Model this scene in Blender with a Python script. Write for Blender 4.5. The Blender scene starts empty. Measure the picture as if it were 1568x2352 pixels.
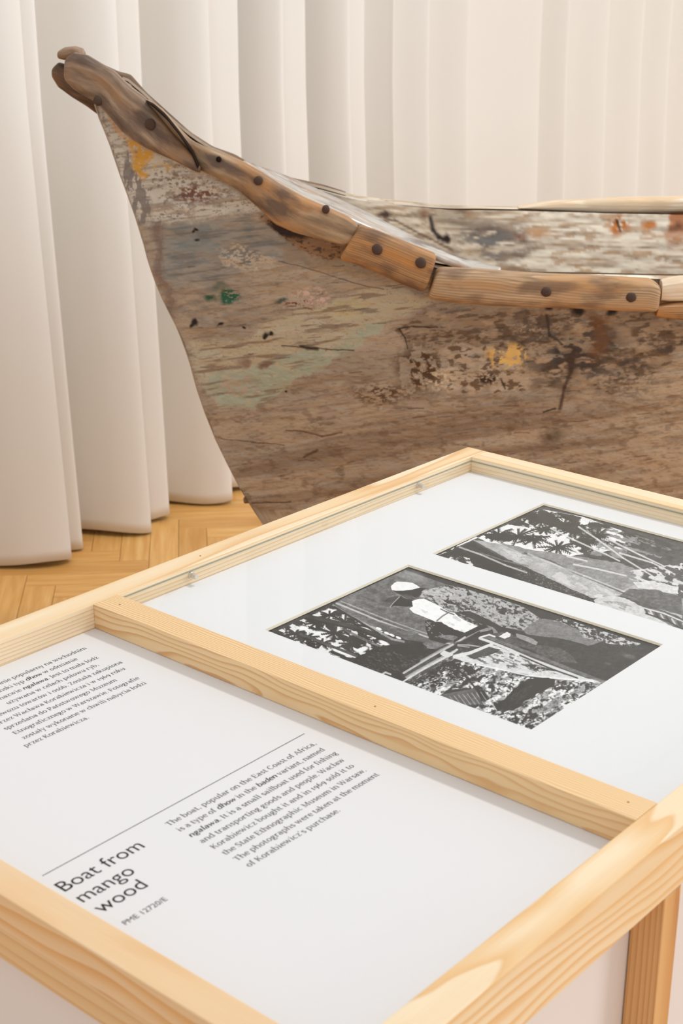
import bpy, math, random
import numpy as np
from mathutils import Vector, Matrix
random.seed(4)

# ------------------------------------------------------------------ camera, world, lights, exposure
scn = bpy.context.scene
C = scn.collection
CAM_Z = 1.65
F_PX = 3413.57
PITCH = math.radians(19.8673)
ROLL = math.radians(0.4305)
W_PX, H_PX = 1568, 2352
YAW = math.radians(40.24465)
D2 = np.array([math.sin(YAW), math.cos(YAW), 0.0])      # along the left and right rails, away from the camera
D1 = np.array([D2[1], -D2[0], 0.0])                      # along the middle rail, to the right and nearer

cam_d = bpy.data.cameras.new('camera')
cam = bpy.data.objects.new('camera', cam_d); C.objects.link(cam)
cam.location = (0, 0, CAM_Z)
cam.matrix_world = (Matrix.Translation((0, 0, CAM_Z)) @ Matrix.Rotation(math.pi/2 - PITCH, 4, 'X')
                    @ Matrix.Rotation(ROLL, 4, 'Z'))
cam_d.sensor_fit = 'VERTICAL'; cam_d.sensor_height = 36.0
cam_d.lens = 36.0 * F_PX / H_PX
cam_d.dof.use_dof = True; cam_d.dof.focus_distance = 2.25; cam_d.dof.aperture_fstop = 9.0
cam_d.clip_start = 0.02
scn.camera = cam

scn.view_settings.view_transform = 'Standard'
scn.view_settings.look = 'None'
scn.view_settings.gamma = 1.0
scn.view_settings.use_curve_mapping = False
scn.view_settings.exposure = 0.17

world = bpy.data.worlds.new('world'); scn.world = world; world.use_nodes = True
bg = world.node_tree.nodes['Background']
bg.inputs[0].default_value = (0.95, 0.98, 1.0, 1); bg.inputs[1].default_value = 0.75

def tw(a, b, z=0.0):
    """table frame -> world"""
    return Vector(tuple(D1*a + D2*b + np.array([0, 0, z])))

def area(name, loc, target, size, power, col, size_y=None):
    l = bpy.data.lights.new(name, 'AREA'); l.energy = power; l.color = col
    l.shape = 'RECTANGLE' if size_y else 'SQUARE'; l.size = size
    if size_y: l.size_y = size_y
    o = bpy.data.objects.new(name, l); C.objects.link(o); o.location = loc
    o.rotation_euler = (Vector(target)-Vector(loc)).to_track_quat('-Z', 'Y').to_euler()
    return o
area('ceiling_lamp', tw(-1.05, 3.05, 3.95), tw(-1.1, 1.3, 0.85), 0.26, 42, (1.0, 0.975, 0.95))
area('side_fill', tw(6.5, 0.5, 2.1), tw(-3.0, 2.2, 1.0), 3.4, 35, (0.955, 0.985, 1.0), 2.4)  # unseen fill light, added to brighten the curtain, hull and right-hand faces
area('window_daylight', tw(5.4, 8.6, 1.9), tw(-2.6, 3.2, 1.0), 3.2, 250, (0.955, 0.985, 1.0), 2.8)

# ------------------------------------------------------------------ helpers
def s2l(c):
    return tuple((x/255/12.92 if x/255 <= 0.04045 else ((x/255+0.055)/1.055)**2.4) for x in c)
def s2la(c): return s2l(c) + (1.0,)

def ray(px, py):
    x = (px-784)/F_PX; y = -(py-1176)/F_PX
    x, y = x*math.cos(ROLL)-y*math.sin(ROLL), x*math.sin(ROLL)+y*math.cos(ROLL)
    c, s = math.cos(PITCH), math.sin(PITCH)
    return np.array([x, c+y*s, y*c-s])
def at(px, py, Y):
    r = ray(px, py); t = Y/r[1]
    return np.array([r[0]*t, Y, CAM_Z+r[2]*t])
def at_z(px, py, z):
    r = ray(px, py); t = (z-CAM_Z)/r[2]
    return np.array([r[0]*t, r[1]*t, z])
def proj(P):
    P = np.asarray(P, float)
    X, Y, Z = P[..., 0], P[..., 1], P[..., 2]-CAM_Z
    c, s = math.cos(PITCH), math.sin(PITCH)
    zf = Y*c-Z*s; x = X/zf; y = (Y*s+Z*c)/zf
    x, y = x*math.cos(ROLL)+y*math.sin(ROLL), -x*math.sin(ROLL)+y*math.cos(ROLL)
    return 784+F_PX*x, 1176-F_PX*y

def tag(o, label=None, cat=None, group=None, kind=None):
    if label: o['label'] = label
    if cat: o['category'] = cat
    if group: o['group'] = group
    if kind: o['kind'] = kind
    return o
def empty(name, loc, rz=0.0):
    o = bpy.data.objects.new(name, None); C.objects.link(o)
    o.location = loc; o.rotation_euler = (0, 0, rz); o.empty_display_size = 0.05
    return o
def link(name, me, m=None, parent=None, smooth=False):
    if m is not None: me.materials.append(m)
    if smooth: me.polygons.foreach_set('use_smooth', [True]*len(me.polygons))
    o = bpy.data.objects.new(name, me); C.objects.link(o)
    if parent is not None: o.parent = parent
    return o
def mesh(name, V, Fc):
    me = bpy.data.meshes.new(name); me.from_pydata([tuple(v) for v in V], [], [tuple(f) for f in Fc]); me.update()
    return me
def box_mesh(name, x0, x1, y0, y1, z0, z1, bev=0.0015, subx=1):
    """box with small chamfered edges"""
    import bmesh
    bm = bmesh.new()
    vs = [bm.verts.new(p) for p in ((x0,y0,z0),(x1,y0,z0),(x1,y1,z0),(x0,y1,z0),(x0,y0,z1),(x1,y0,z1),(x1,y1,z1),(x0,y1,z1))]
    for f in ((0,3,2,1),(4,5,6,7),(0,1,5,4),(1,2,6,5),(2,3,7,6),(3,0,4,7)): bm.faces.new([vs[i] for i in f])
    if bev: bmesh.ops.bevel(bm, geom=list(bm.edges), offset=bev, segments=2, affect='EDGES', profile=0.6)
    me = bpy.data.meshes.new(name); bm.to_mesh(me); bm.free()
    return me
def cyl_mesh(name, p0, p1, r, n=20, r1=None, bev=0.0):
    p0, p1 = Vector(p0), Vector(p1); ax = (p1-p0).normalized()
    u = ax.orthogonal().normalized(); v = ax.cross(u)
    L = (p1-p0).length; r1 = r if r1 is None else r1
    prof = [(0, r-bev), (bev, r), (L-bev, r1), (L, r1-bev)] if bev else [(0, r), (L, r1)]
    V = []; Fc = []
    for h, rr in prof:
        for k in range(n):
            a = 2*math.pi*k/n; V.append(p0+ax*h+(u*math.cos(a)+v*math.sin(a))*rr)
    m = len(prof)
    for i in range(m-1):
        for k in range(n): Fc.append((i*n+k, i*n+(k+1) % n, (i+1)*n+(k+1) % n, (i+1)*n+k))
    Fc.append(tuple(range(n-1, -1, -1))); Fc.append(tuple((m-1)*n+k for k in range(n)))
    return mesh(name, V, Fc)

def grid_mesh(name, P, flip=False):
    """P: (n,m,3) array -> quad grid mesh, fast"""
    n, m = P.shape[:2]
    me = bpy.data.meshes.new(name)
    idx = np.arange(n*m).reshape(n, m)
    q = np.stack([idx[:-1, :-1], idx[1:, :-1], idx[1:, 1:], idx[:-1, 1:]], -1).reshape(-1, 4)
    if flip: q = q[:, ::-1]
    me.vertices.add(n*m); me.vertices.foreach_set('co', P.reshape(-1).astype(np.float32))
    me.loops.add(q.size); me.loops.foreach_set('vertex_index', q.reshape(-1).astype(np.int32))
    me.polygons.add(len(q)); me.polygons.foreach_set('loop_start', np.arange(0, q.size, 4, dtype=np.int32))
    me.update(calc_edges=True)
    return me
def set_col(me, col, name='Col'):
    a = me.color_attributes.new(name, 'FLOAT_COLOR', 'POINT')
    c = np.ones((len(me.vertices), 4), np.float32); c[:, :3] = col.reshape(-1, 3)
    a.data.foreach_set('color', c.reshape(-1))
def set_vec(me, v, name='gcoord'):
    a = me.attributes.new(name, 'FLOAT_VECTOR', 'POINT'); a.data.foreach_set('vector', v.reshape(-1).astype(np.float32))

# value noise in numpy
_rs = np.random.RandomState(11)
_T = _rs.rand(256, 256)
def vnoise(x, y):
    xi = np.floor(x).astype(int); yi = np.floor(y).astype(int)
    fx = x-xi; fy = y-yi; fx = fx*fx*(3-2*fx); fy = fy*fy*(3-2*fy)
    a = _T[xi % 256, yi % 256]; b = _T[(xi+1) % 256, yi % 256]; c = _T[xi % 256, (yi+1) % 256]; d = _T[(xi+1) % 256, (yi+1) % 256]
    return (a*(1-fx)+b*fx)*(1-fy)+(c*(1-fx)+d*fx)*fy
def fbm(x, y, o=4):
    s = 0; a = 0.5; t = 0
    for k in range(o):
        s = s+a*vnoise(x+17.3*k, y+9.1*k); t += a; a *= 0.55; x = x*2.03; y = y*2.03
    return s/t
def inpoly(x, y, poly):
    r = np.zeros(x.shape, bool); n = len(poly); j = n-1
    for i in range(n):
        xi, yi = poly[i]; xj, yj = poly[j]
        if yi != yj:
            c = ((yi > y) != (yj > y)) & (x < (xj-xi)*(y-yi)/(yj-yi)+xi)
            r ^= c
        j = i
    return r
def seg_d(x, y, a, b):
    ax, ay = a; bx, by = b; dx, dy = bx-ax, by-ay
    t = np.clip(((x-ax)*dx+(y-ay)*dy)/(dx*dx+dy*dy+1e-9), 0, 1)
    return np.hypot(x-ax-t*dx, y-ay-t*dy), t
def sstep(a, b, x):
    t = np.clip((x-a)/(b-a), 0, 1); return t*t*(3-2*t)

# ------------------------------------------------------------------ materials
def mat(name, rough=0.6, spec=0.4):
    m = bpy.data.materials.new(name); m.use_nodes = True
    nt = m.node_tree; b = nt.nodes['Principled BSDF']
    b.inputs['Roughness'].default_value = rough
    b.inputs['Specular IOR Level'].default_value = spec
    return m, nt, b
def node(nt, t, **kw):
    n = nt.nodes.new(t)
    for k, v in kw.items(): setattr(n, k, v)
    return n
def math_n(nt, op, a, b=None, c=None):
    n = node(nt, 'ShaderNodeMath', operation=op)
    for i, v in enumerate((a, b, c)):
        if v is None: continue
        if isinstance(v, (int, float)): n.inputs[i].default_value = v
        else: nt.links.new(v, n.inputs[i])
    return n.outputs[0]
def ramp(nt, fac, stops, interp='LINEAR'):
    n = node(nt, 'ShaderNodeValToRGB'); n.color_ramp.interpolation = interp
    e = n.color_ramp.elements
    while len(e) < len(stops): e.new(0.5)
    for k, (p, c) in enumerate(stops):
        e[k].position = p; e[k].color = c if len(c) == 4 else tuple(c)+(1,)
    nt.links.new(fac, n.inputs[0]); return n.outputs[0]
def mixc(nt, fac, a, b, mode='MIX'):
    n = node(nt, 'ShaderNodeMix', data_type='RGBA', blend_type=mode)
    for i, v in ((0, fac), (6, a), (7, b)):
        if isinstance(v, (int, float)): n.inputs[i].default_value = v
        elif isinstance(v, tuple): n.inputs[i].default_value = v
        else: nt.links.new(v, n.inputs[i])
    return n.outputs[2]
def bump(nt, b, h, strength=0.2, dist=0.002):
    n = node(nt, 'ShaderNodeBump'); n.inputs['Strength'].default_value = strength; n.inputs['Distance'].default_value = dist
    nt.links.new(h, n.inputs['Height']); nt.links.new(n.outputs[0], b.inputs['Normal'])
def plain(name, col, rough=0.6, spec=0.4, metal=0.0):
    m, nt, b = mat(name, rough, spec); b.inputs['Base Color'].default_value = s2la(col); b.inputs['Metallic'].default_value = metal
    return m

def pine(name, stops, pith=(0.03, -0.06), ring=0.0055, wob=0.010, axis='X', xs=1.6, fine=0.25, rough=0.5):
    """growth rings round a pith that lies off the piece; local long axis = X (or Z)"""
    m, nt, b = mat(name, rough, 0.35)
    tc = node(nt, 'ShaderNodeTexCoord'); sp = node(nt, 'ShaderNodeSeparateXYZ'); nt.links.new(tc.outputs['Object'], sp.inputs[0])
    X, Y, Z = sp.outputs
    if axis == 'Z': X, Z = Z, X
    cb = node(nt, 'ShaderNodeCombineXYZ')
    nt.links.new(math_n(nt, 'MULTIPLY', X, xs), cb.inputs[0])
    nt.links.new(math_n(nt, 'MULTIPLY', Y, 9.0), cb.inputs[1]); nt.links.new(math_n(nt, 'MULTIPLY', Z, 9.0), cb.inputs[2])
    oi = node(nt, 'ShaderNodeObjectInfo')
    off = node(nt, 'ShaderNodeVectorMath', operation='ADD'); nt.links.new(cb.outputs[0], off.inputs[0])
    ro = math_n(nt, 'MULTIPLY', oi.outputs['Random'], 37.0); nt.links.new(ro, off.inputs[1])
    n1 = node(nt, 'ShaderNodeTexNoise'); n1.inputs['Scale'].default_value = 2.2; n1.inputs['Detail'].default_value = 1.5
    nt.links.new(off.outputs[0], n1.inputs['Vector'])
    wobv = math_n(nt, 'MULTIPLY', math_n(nt, 'SUBTRACT', n1.outputs[0], 0.5), wob*4)
    dy = math_n(nt, 'ADD', Y, pith[0]); dz = math_n(nt, 'ADD', Z, pith[1])
    r = math_n(nt, 'SQRT', math_n(nt, 'ADD', math_n(nt, 'MULTIPLY', dy, dy), math_n(nt, 'MULTIPLY', dz, dz)))
    r = math_n(nt, 'ADD', r, wobv)
    fr = math_n(nt, 'FRACT', math_n(nt, 'DIVIDE', r, ring))
    col = ramp(nt, fr, stops)
    # broad honey zones and fine fibres
    n2 = node(nt, 'ShaderNodeTexNoise'); n2.inputs['Scale'].default_value = 1.1; nt.links.new(off.outputs[0], n2.inputs['Vector'])
    col = mixc(nt, ramp(nt, n2.outputs[0], [(0.42, (0,0,0)), (0.68, (0.35,0.35,0.35))]), col, s2la((238,202,150)))
    cb2 = node(nt, 'ShaderNodeCombineXYZ')
    nt.links.new(math_n(nt, 'MULTIPLY', X, 14.0), cb2.inputs[0]); nt.links.new(math_n(nt, 'MULTIPLY', Y, 700.0), cb2.inputs[1]); nt.links.new(math_n(nt, 'MULTIPLY', Z, 700.0), cb2.inputs[2])
    n3 = node(nt, 'ShaderNodeTexNoise'); n3.inputs['Scale'].default_value = 1.0; n3.inputs['Detail'].default_value = 2; nt.links.new(cb2.outputs[0], n3.inputs['Vector'])
    col = mixc(nt, fine, col, mixc(nt, n3.outputs[0], s2la((200,160,110)), s2la((255,240,215))), 'MULTIPLY')
    nt.links.new(col, b.inputs['Base Color'])
    bump(nt, b, math_n(nt, 'ADD', n3.outputs[0], fr), 0.12, 0.0006)
    return m
CR = s2l((248,233,206)); CM = s2l((242,216,176)); OR = s2l((218,166,108))
ring_soft = [(0.0, CR), (0.55, CR), (0.85, CM), (0.97, s2l((236,202,154))), (1.0, CR)]
ring_mid = [(0.0, s2l((243,215,172))), (0.5, s2l((241,210,164))), (0.74, s2l((226,184,132))), (0.90, OR), (1.0, s2l((242,218,180)))]
ring_side = [(0.0, CR), (0.45, CR), (0.78, CM), (0.92, s2l((230,186,134))), (1.0, CR)]
M = {}
M['pine_pale'] = pine('pine_pale', ring_side, (0.004, 0.13), 0.0060, 0.0035, xs=0.8)
M['pine_straight'] = pine('pine_straight', ring_soft, (0.01, 0.14), 0.007, 0.004, xs=0.6)
M['pine_wavy'] = pine('pine_wavy', ring_mid, (0.062, 0.034), 0.0034, 0.0060, xs=2.6)
M['pine_honey'] = pine('pine_honey', [(0,s2l((247,228,196))),(0.4,s2l((247,228,196))),(0.8,s2l((238,200,148))),(0.92,s2l((234,190,134))),(1,s2l((247,228,196)))], (0.004, 0.12), 0.015, 0.013, xs=1.8)
M['pine_near'] = pine('pine_near', [(0,s2l((240,212,176))),(0.4,s2l((238,205,164))),(0.8,s2l((230,184,130))),(0.92,s2l((224,172,116))),(1,s2l((240,212,176)))], (0.05, 0.30), 0.020, 0.012, xs=2.0)
M['pine_apron'] = pine('pine_apron', [(0,s2l((232,204,164))),(0.5,s2l((230,200,158))),(0.85,s2l((222,184,138))),(0.95,s2l((212,166,118))),(1,s2l((232,204,164)))], (0.05, 0.14), 0.012, 0.007, xs=1.2)
M['pine_leg'] = pine('pine_leg', [(0,s2l((225,180,125))),(0.5,s2l((220,172,116))),(0.86,s2l((205,150,92))),(0.97,s2l((180,112,62))),(1,s2l((225,180,125)))], (0.012, 0.2), 0.006, 0.004, axis='Z', xs=0.8)
M['board_white'] = plain('board_white', (227,225,225), 0.55, 0.3)
M['mat_white'] = plain('mat_white', (232,232,233), 0.8, 0.2)
M['mat_core'] = plain('mat_core', (226,214,192), 0.8, 0.2)
M['ink'] = plain('ink', (24,21,23), 0.6, 0.3)
M['metal'] = plain('metal', (222,216,208), 0.3, 0.6, 0.8)
M['iron'] = plain('iron', (78,58,48), 0.7, 0.3, 0.15)
M['dark'] = plain('dark', (36,24,18), 0.9, 0.1)
M['panel'] = plain('panel', (228,220,216), 0.75, 0.2)
M['wall'] = plain('wall', (240,234,224), 0.8, 0.2)
M['trim'] = plain('trim', (238,236,232), 0.5, 0.3)
M['knot'] = plain('knot', (150,98,52), 0.7, 0.2)

# glass: clear sheet with a mirror reflection that grows at grazing angles
m = bpy.data.materials.new('glass_clear'); m.use_nodes = True; nt = m.node_tree; nt.nodes.clear()
o_ = node(nt, 'ShaderNodeOutputMaterial'); mx = node(nt, 'ShaderNodeMixShader'); tr = node(nt, 'ShaderNodeBsdfTransparent'); gl = node(nt, 'ShaderNodeBsdfGlossy'); fr = node(nt, 'ShaderNodeFresnel')
tr.inputs[0].default_value = (0.992, 0.994, 0.993, 1); gl.inputs['Roughness'].default_value = 0.01; 
ge = node(nt, 'ShaderNodeNewGeometry')
nt.links.new(math_n(nt, 'ADD', math_n(nt, 'MULTIPLY', ge.outputs['Backfacing'], 1/1.45-1.45), 1.45), fr.inputs[0])   # same reflectance from inside the sheet
nt.links.new(math_n(nt, 'MULTIPLY', fr.outputs[0], 0.34), mx.inputs[0]); nt.links.new(tr.outputs[0], mx.inputs[1]); nt.links.new(gl.outputs[0], mx.inputs[2]); nt.links.new(mx.outputs[0], o_.inputs[0])
M['glass'] = m
m, nt, b = mat('glass_edge', 0.15, 0.5); b.inputs['Base Color'].default_value = s2la((150,154,138)); M['glass_edge'] = m

m = bpy.data.materials.new('sky_pane'); m.use_nodes = True; nt = m.node_tree; nt.nodes.clear()
o_ = node(nt, 'ShaderNodeOutputMaterial'); em = node(nt, 'ShaderNodeEmission'); em.inputs[0].default_value = (0.95, 0.98, 1.0, 1); em.inputs[1].default_value = 15.0
nt.links.new(em.outputs[0], o_.inputs[0]); M['sky_pane'] = m
# curtain cloth
m, nt, b = mat('curtain_cloth', 0.9, 0.1)
tc = node(nt, 'ShaderNodeTexCoord')
mp = node(nt, 'ShaderNodeMapping'); mp.inputs['Scale'].default_value = (1, 1, 0.4); nt.links.new(tc.outputs['Object'], mp.inputs[0])
n1 = node(nt, 'ShaderNodeTexNoise'); n1.inputs['Scale'].default_value = 3; nt.links.new(mp.outputs[0], n1.inputs['Vector'])
nt.links.new(mixc(nt, n1.outputs[0], s2la((240,236,229)), s2la((245,241,235))), b.inputs['Base Color'])
n2 = node(nt, 'ShaderNodeTexNoise'); n2.inputs['Scale'].default_value = 900; nt.links.new(tc.outputs['Object'], n2.inputs['Vector'])
bump(nt, b, n2.outputs[0], 0.15, 0.0005)
tl = node(nt, 'ShaderNodeBsdfTranslucent'); tl.inputs[0].default_value = s2la((242,236,224))
mx = node(nt, 'ShaderNodeMixShader'); mx.inputs[0].default_value = 0.10
nt.links.new(b.outputs[0], mx.inputs[1]); nt.links.new(tl.outputs[0], mx.inputs[2]); nt.links.new(mx.outputs[0], nt.nodes['Material Output'].inputs[0])
M['curtain'] = m

# parquet stave
m, nt, b = mat('oak_stave', 0.38, 0.45)
tc = node(nt, 'ShaderNodeTexCoord'); oi = node(nt, 'ShaderNodeObjectInfo')
mp = node(nt, 'ShaderNodeMapping'); mp.inputs['Scale'].default_value = (5, 60, 20); nt.links.new(tc.outputs['Object'], mp.inputs[0])
ad = node(nt, 'ShaderNodeVectorMath', operation='ADD'); nt.links.new(mp.outputs[0], ad.inputs[0]); nt.links.new(math_n(nt, 'MULTIPLY', oi.outputs['Random'], 50.0), ad.inputs[1])
n1 = node(nt, 'ShaderNodeTexNoise'); n1.inputs['Scale'].default_value = 1.0; n1.inputs['Detail'].default_value = 4; nt.links.new(ad.outputs[0], n1.inputs['Vector'])
c0 = ramp(nt, n1.outputs[0], [(0.3, s2l((232,172,96))), (0.55, s2l((246,192,116))), (0.75, s2l((252,210,142)))])
c1 = ramp(nt, oi.outputs['Random'], [(0, s2l((232,222,208))), (0.5, s2l((246,240,230))), (1, s2l((255,255,252)))])
nt.links.new(mixc(nt, 0.8, c0, c1, 'MULTIPLY'), b.inputs['Base Color']); bump(nt, b, n1.outputs[0], 0.08, 0.001)
M['stave'] = m
M['floor_base'] = plain('floor_base', (82,52,28), 0.8, 0.1)

# old boat wood: painted / weathered colour stored on the surface, plus fine grain
def boatwood(name, base=None, grain=0.5, gx=3.0, gy=70.0, rough=0.6, ringy=None, lo=(96,66,42), hi=(214,178,136), spec=0.35, stain=((150,104,62),(74,54,42))):
    m, nt, b = mat(name, rough, spec)
    at_ = node(nt, 'ShaderNodeAttribute', attribute_name='gcoord')
    mp = node(nt, 'ShaderNodeMapping'); mp.inputs['Scale'].default_value = (gx, gy, gy); nt.links.new(at_.outputs['Vector'], mp.inputs[0])
    n0 = node(nt, 'ShaderNodeTexNoise'); n0.inputs['Scale'].default_value = 5.0; nt.links.new(at_.outputs['Vector'], n0.inputs['Vector'])
    ad = node(nt, 'ShaderNodeVectorMath', operation='MULTIPLY_ADD'); nt.links.new(n0.outputs[1], ad.inputs[0]); ad.inputs[1].default_value = (0.6, 2.2, 2.2); nt.links.new(mp.outputs[0], ad.inputs[2])
    n1 = node(nt, 'ShaderNodeTexNoise'); n1.inputs['Scale'].default_value = 1.0; n1.inputs['Detail'].default_value = 5; n1.inputs['Roughness'].default_value = 0.6
    nt.links.new(ad.outputs[0], n1.inputs['Vector'])
    g = ramp(nt, n1.outputs[0], [(0.28, s2l(lo)), (0.5, s2l(tuple((a+b_)/2 for a, b_ in zip(lo, hi)))), (0.72, s2l(hi))])
    if base is None:
        a2 = node(nt, 'ShaderNodeAttribute', attribute_name='Col')
        g2 = ramp(nt, n1.outputs[0], [(0.25, (0.5,0.48,0.46)), (0.40, (0.92,0.92,0.92)), (0.7, (1.1,1.1,1.1))])
        col = mixc(nt, grain, a2.outputs['Color'], g2, 'MULTIPLY')
    else:
        col = g
        if ringy:
            sp = node(nt, 'ShaderNodeSeparateXYZ'); nt.links.new(at_.outputs['Vector'], sp.inputs[0])
            n4 = node(nt, 'ShaderNodeTexNoise'); n4.inputs['Scale'].default_value = ringy[1]; n4.inputs['Detail'].default_value = 1
            mp4 = node(nt, 'ShaderNodeMapping'); mp4.inputs['Scale'].default_value = (1, 2.2, 2.2); nt.links.new(at_.outputs['Vector'], mp4.inputs[0]); nt.links.new(mp4.outputs[0], n4.inputs['Vector'])
            rr = math_n(nt, 'ADD', math_n(nt, 'ADD', sp.outputs[1], math_n(nt, 'MULTIPLY', sp.outputs[2], 0.7)), math_n(nt, 'MULTIPLY', n4.outputs[0], ringy[2]))
            f = math_n(nt, 'FRACT', math_n(nt, 'DIVIDE', rr, ringy[0]))
            rc = ramp(nt, f, [(0, s2l(hi)), (0.45, s2l(hi)), (0.8, s2l(lo)), (0.95, s2l(lo)), (1.0, s2l(hi))])
            col = mixc(nt, ringy[3] if len(ringy) > 3 else 0.35, col, rc)
        n6 = node(nt, 'ShaderNodeTexNoise'); n6.inputs['Scale'].default_value = 1.0; n6.inputs['Detail'].default_value = 4
        mp6 = node(nt, 'ShaderNodeMapping'); mp6.inputs['Scale'].default_value = (9, 26, 26); nt.links.new(at_.outputs['Vector'], mp6.inputs[0]); nt.links.new(mp6.outputs[0], n6.inputs['Vector'])
        n7 = node(nt, 'ShaderNodeTexNoise'); n7.inputs['Scale'].default_value = 1.3; n7.inputs['Detail'].default_value = 3
        mp7 = node(nt, 'ShaderNodeMapping'); mp7.inputs['Scale'].default_value = (6, 18, 18); mp7.inputs['Location'].default_value = (4, 7, 1); nt.links.new(at_.outputs['Vector'], mp7.inputs[0]); nt.links.new(mp7.outputs[0], n7.inputs['Vector'])
        col = mixc(nt, ramp(nt, n7.outputs[0], [(0.48, (0,0,0)), (0.68, (0.75,0.75,0.75))]), col, s2la(stain[0]))
        col = mixc(nt, ramp(nt, n6.outputs[0], [(0.52, (0,0,0)), (0.66, (0.8,0.8,0.8))]), col, s2la(stain[1]))
    nt.links.new(col, b.inputs['Base Color'])
    bump(nt, b, n1.outputs[0], 0.35, 0.002)
    return m
M['hull'] = boatwood('hull_wood', None, 0.6, 5.0, 55.0, 0.62)
M['rail_grey'] = boatwood('rail_grey_wood', 1, gx=8, gy=70, lo=(92,72,58), hi=(176,148,122), stain=((164,120,78),(80,60,48)), rough=0.5)
M['rail_brown'] = boatwood('rail_brown_wood', 1, gx=8, gy=60, lo=(112,86,62), hi=(196,164,128), stain=((176,122,70),(84,66,56)), rough=0.5)
M['rail_orange'] = boatwood('rail_orange_wood', 1, gx=3, gy=160, lo=(110,76,48), hi=(198,148,98), ringy=(0.0045, 3.0, 0.012, 0.35), stain=((196,130,62),(98,72,54)), rough=0.6)
M['rail_tan'] = boatwood('rail_tan_wood', 1, gx=3, gy=160, lo=(128,98,70), hi=(206,172,134), ringy=(0.0055, 5.0, 0.030, 0.4), stain=((188,138,86),(120,92,70)), rough=0.6)
M['rail_dark'] = boatwood('rail_dark_wood', 1, gx=6, gy=110, lo=(58,42,32), hi=(138,108,82), rough=0.55)
M['plank_light'] = boatwood('plank_light_wood', 1, gx=3, gy=110, lo=(196,166,132), hi=(250,236,214), ringy=(0.008, 4.0, 0.02, 0.3), stain=((226,190,146),(214,186,152)), rough=0.55)
M['deck_grey'] = boatwood('deck_grey_wood', 1, gx=3, gy=60, lo=(168,160,150), hi=(206,202,196), rough=0.22, spec=0.6)

# ------------------------------------------------------------------ SETTING: floor of herringbone staves
SW = 0.0875; SN = 5; SL = SW*SN; GAP = 0.0012
FY = math.radians(6.0)                                   # the pattern is turned a little to the left of the view
fx = np.array([math.cos(FY), math.sin(FY)]); fy = np.array([-math.sin(FY), math.cos(FY)])
corner = at_z(410, 1192, 0.0)[:2]
org = corner-(-SN*SW*fx+1*SW*fy)
floor = link('floor', box_mesh('floor', -5.5, 6.5, -2.0, 9.5, -0.06, -0.012, 0), M['floor_base']); tag(floor, kind='structure')
stave_me = box_mesh('stave', -SL/2+GAP/2, SL/2-GAP/2, -SW/2+GAP/2, SW/2-GAP/2, -0.012, 0.0, 0.0009)
stave_me.materials.append(M['stave'])
cells = []
for k in range(-110, 130):
    for q in range(-20, 20):
        for horiz in (True, False):
            if horiz: cx, cy = -(k+SN/2), k+0.5
            else: cx, cy = -(k+SN+0.5), k+1-SN/2
            cx += 2*SN*q
            w = org+fx*cx*SW+fy*cy*SW
            if -5.3 < w[0] < 6.3 and -1.8 < w[1] < 9.3: cells.append((w[0], w[1], FY if horiz else FY+math.pi/2))
def seen(c):
    x, y = proj(np.array([c[0], c[1], 0.0]))
    return -60 < x < 700 and 1090 < y < 1500
vis = [c for c in cells if seen(c)]; vis.sort(key=lambda c: c[1]); vis = vis[:290]
vs = set(vis)
for (x, y, a) in vis:
    o = bpy.data.objects.new('stave', stave_me); C.objects.link(o); o.parent = floor
    o.location = (x, y, random.uniform(-0.0006, 0.0)); o.rotation_euler = (0, 0, a)
V = []; Fc = []
for (x, y, a) in cells:
    if (x, y, a) in vs: continue
    ca, sa = math.cos(a), math.sin(a); hl, hw = SL/2-GAP/2, SW/2-GAP/2; b0 = len(V)
    for zz in (-0.012, 0.0):
        for (u, v_) in ((-hl,-hw),(hl,-hw),(hl,hw),(-hl,hw)): V.append((x+u*ca-v_*sa, y+u*sa+v_*ca, zz))
    Fc += [(b0+4,b0+5,b0+6,b0+7),(b0,b0+1,b0+5,b0+4),(b0+1,b0+2,b0+6,b0+5),(b0+2,b0+3,b0+7,b0+6),(b0+3,b0,b0+4,b0+7)]
tag(link('stave_field', mesh('stave_field', V, Fc), M['stave'], floor), kind='stuff')

# wall behind the curtain, with its baseboard
def slab(name, a0, a1, b0, b1, z0, z1, m, kind='structure', bev=0.0):
    me = box_mesh(name, a0, a1, b0, b1, z0, z1, bev)
    o = link(name, me, m); o.rotation_euler = (0, 0, math.atan2(D1[1], D1[0])); tag(o, kind=kind); return o
WA = -3.62
slab('wall_left', WA-0.12, WA, -1.0, 10.0, 0.0, 4.4, M['wall'])
slab('baseboard_left', WA, WA+0.022, -1.0, 10.0, 0.0, 0.13, M['trim'], bev=0.004)

# daylit window high in the wall, hidden by the curtain
win = slab('window_1', WA, WA+0.03, 5.15, 8.2, 2.20, 3.7, M['sky_pane'])
for nm, a in (('frame', (5.07, 5.15, 2.12, 3.78)), ('frame', (8.2, 8.28, 2.12, 3.78)), ('frame', (5.15, 8.2, 2.12, 2.20)), ('frame', (5.15, 8.2, 3.7, 3.78)), ('mullion', (6.64, 6.71, 2.20, 3.7))):
    o = slab(nm, WA, WA+0.06, a[0], a[1], a[2], a[3], M['trim'], bev=0.003); o.parent = win; o.rotation_euler = (0, 0, 0); del o['kind']

# ------------------------------------------------------------------ CURTAIN
def catmull(P, n):
    P = np.array(P, float); out = []
    Q = np.vstack([2*P[0]-P[1], P, 2*P[-1]-P[-2]])
    for i in range(1, len(Q)-2):
        for k in range(n):
            t = k/n; p0, p1, p2, p3 = Q[i-1], Q[i], Q[i+1], Q[i+2]
            out.append(0.5*((2*p1)+(-p0+p2)*t+(2*p0-5*p1+4*p2-p3)*t*t+(-p0+3*p1-3*p2+p3)*t**3))
    out.append(P[-1]); return np.array(out)
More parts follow.
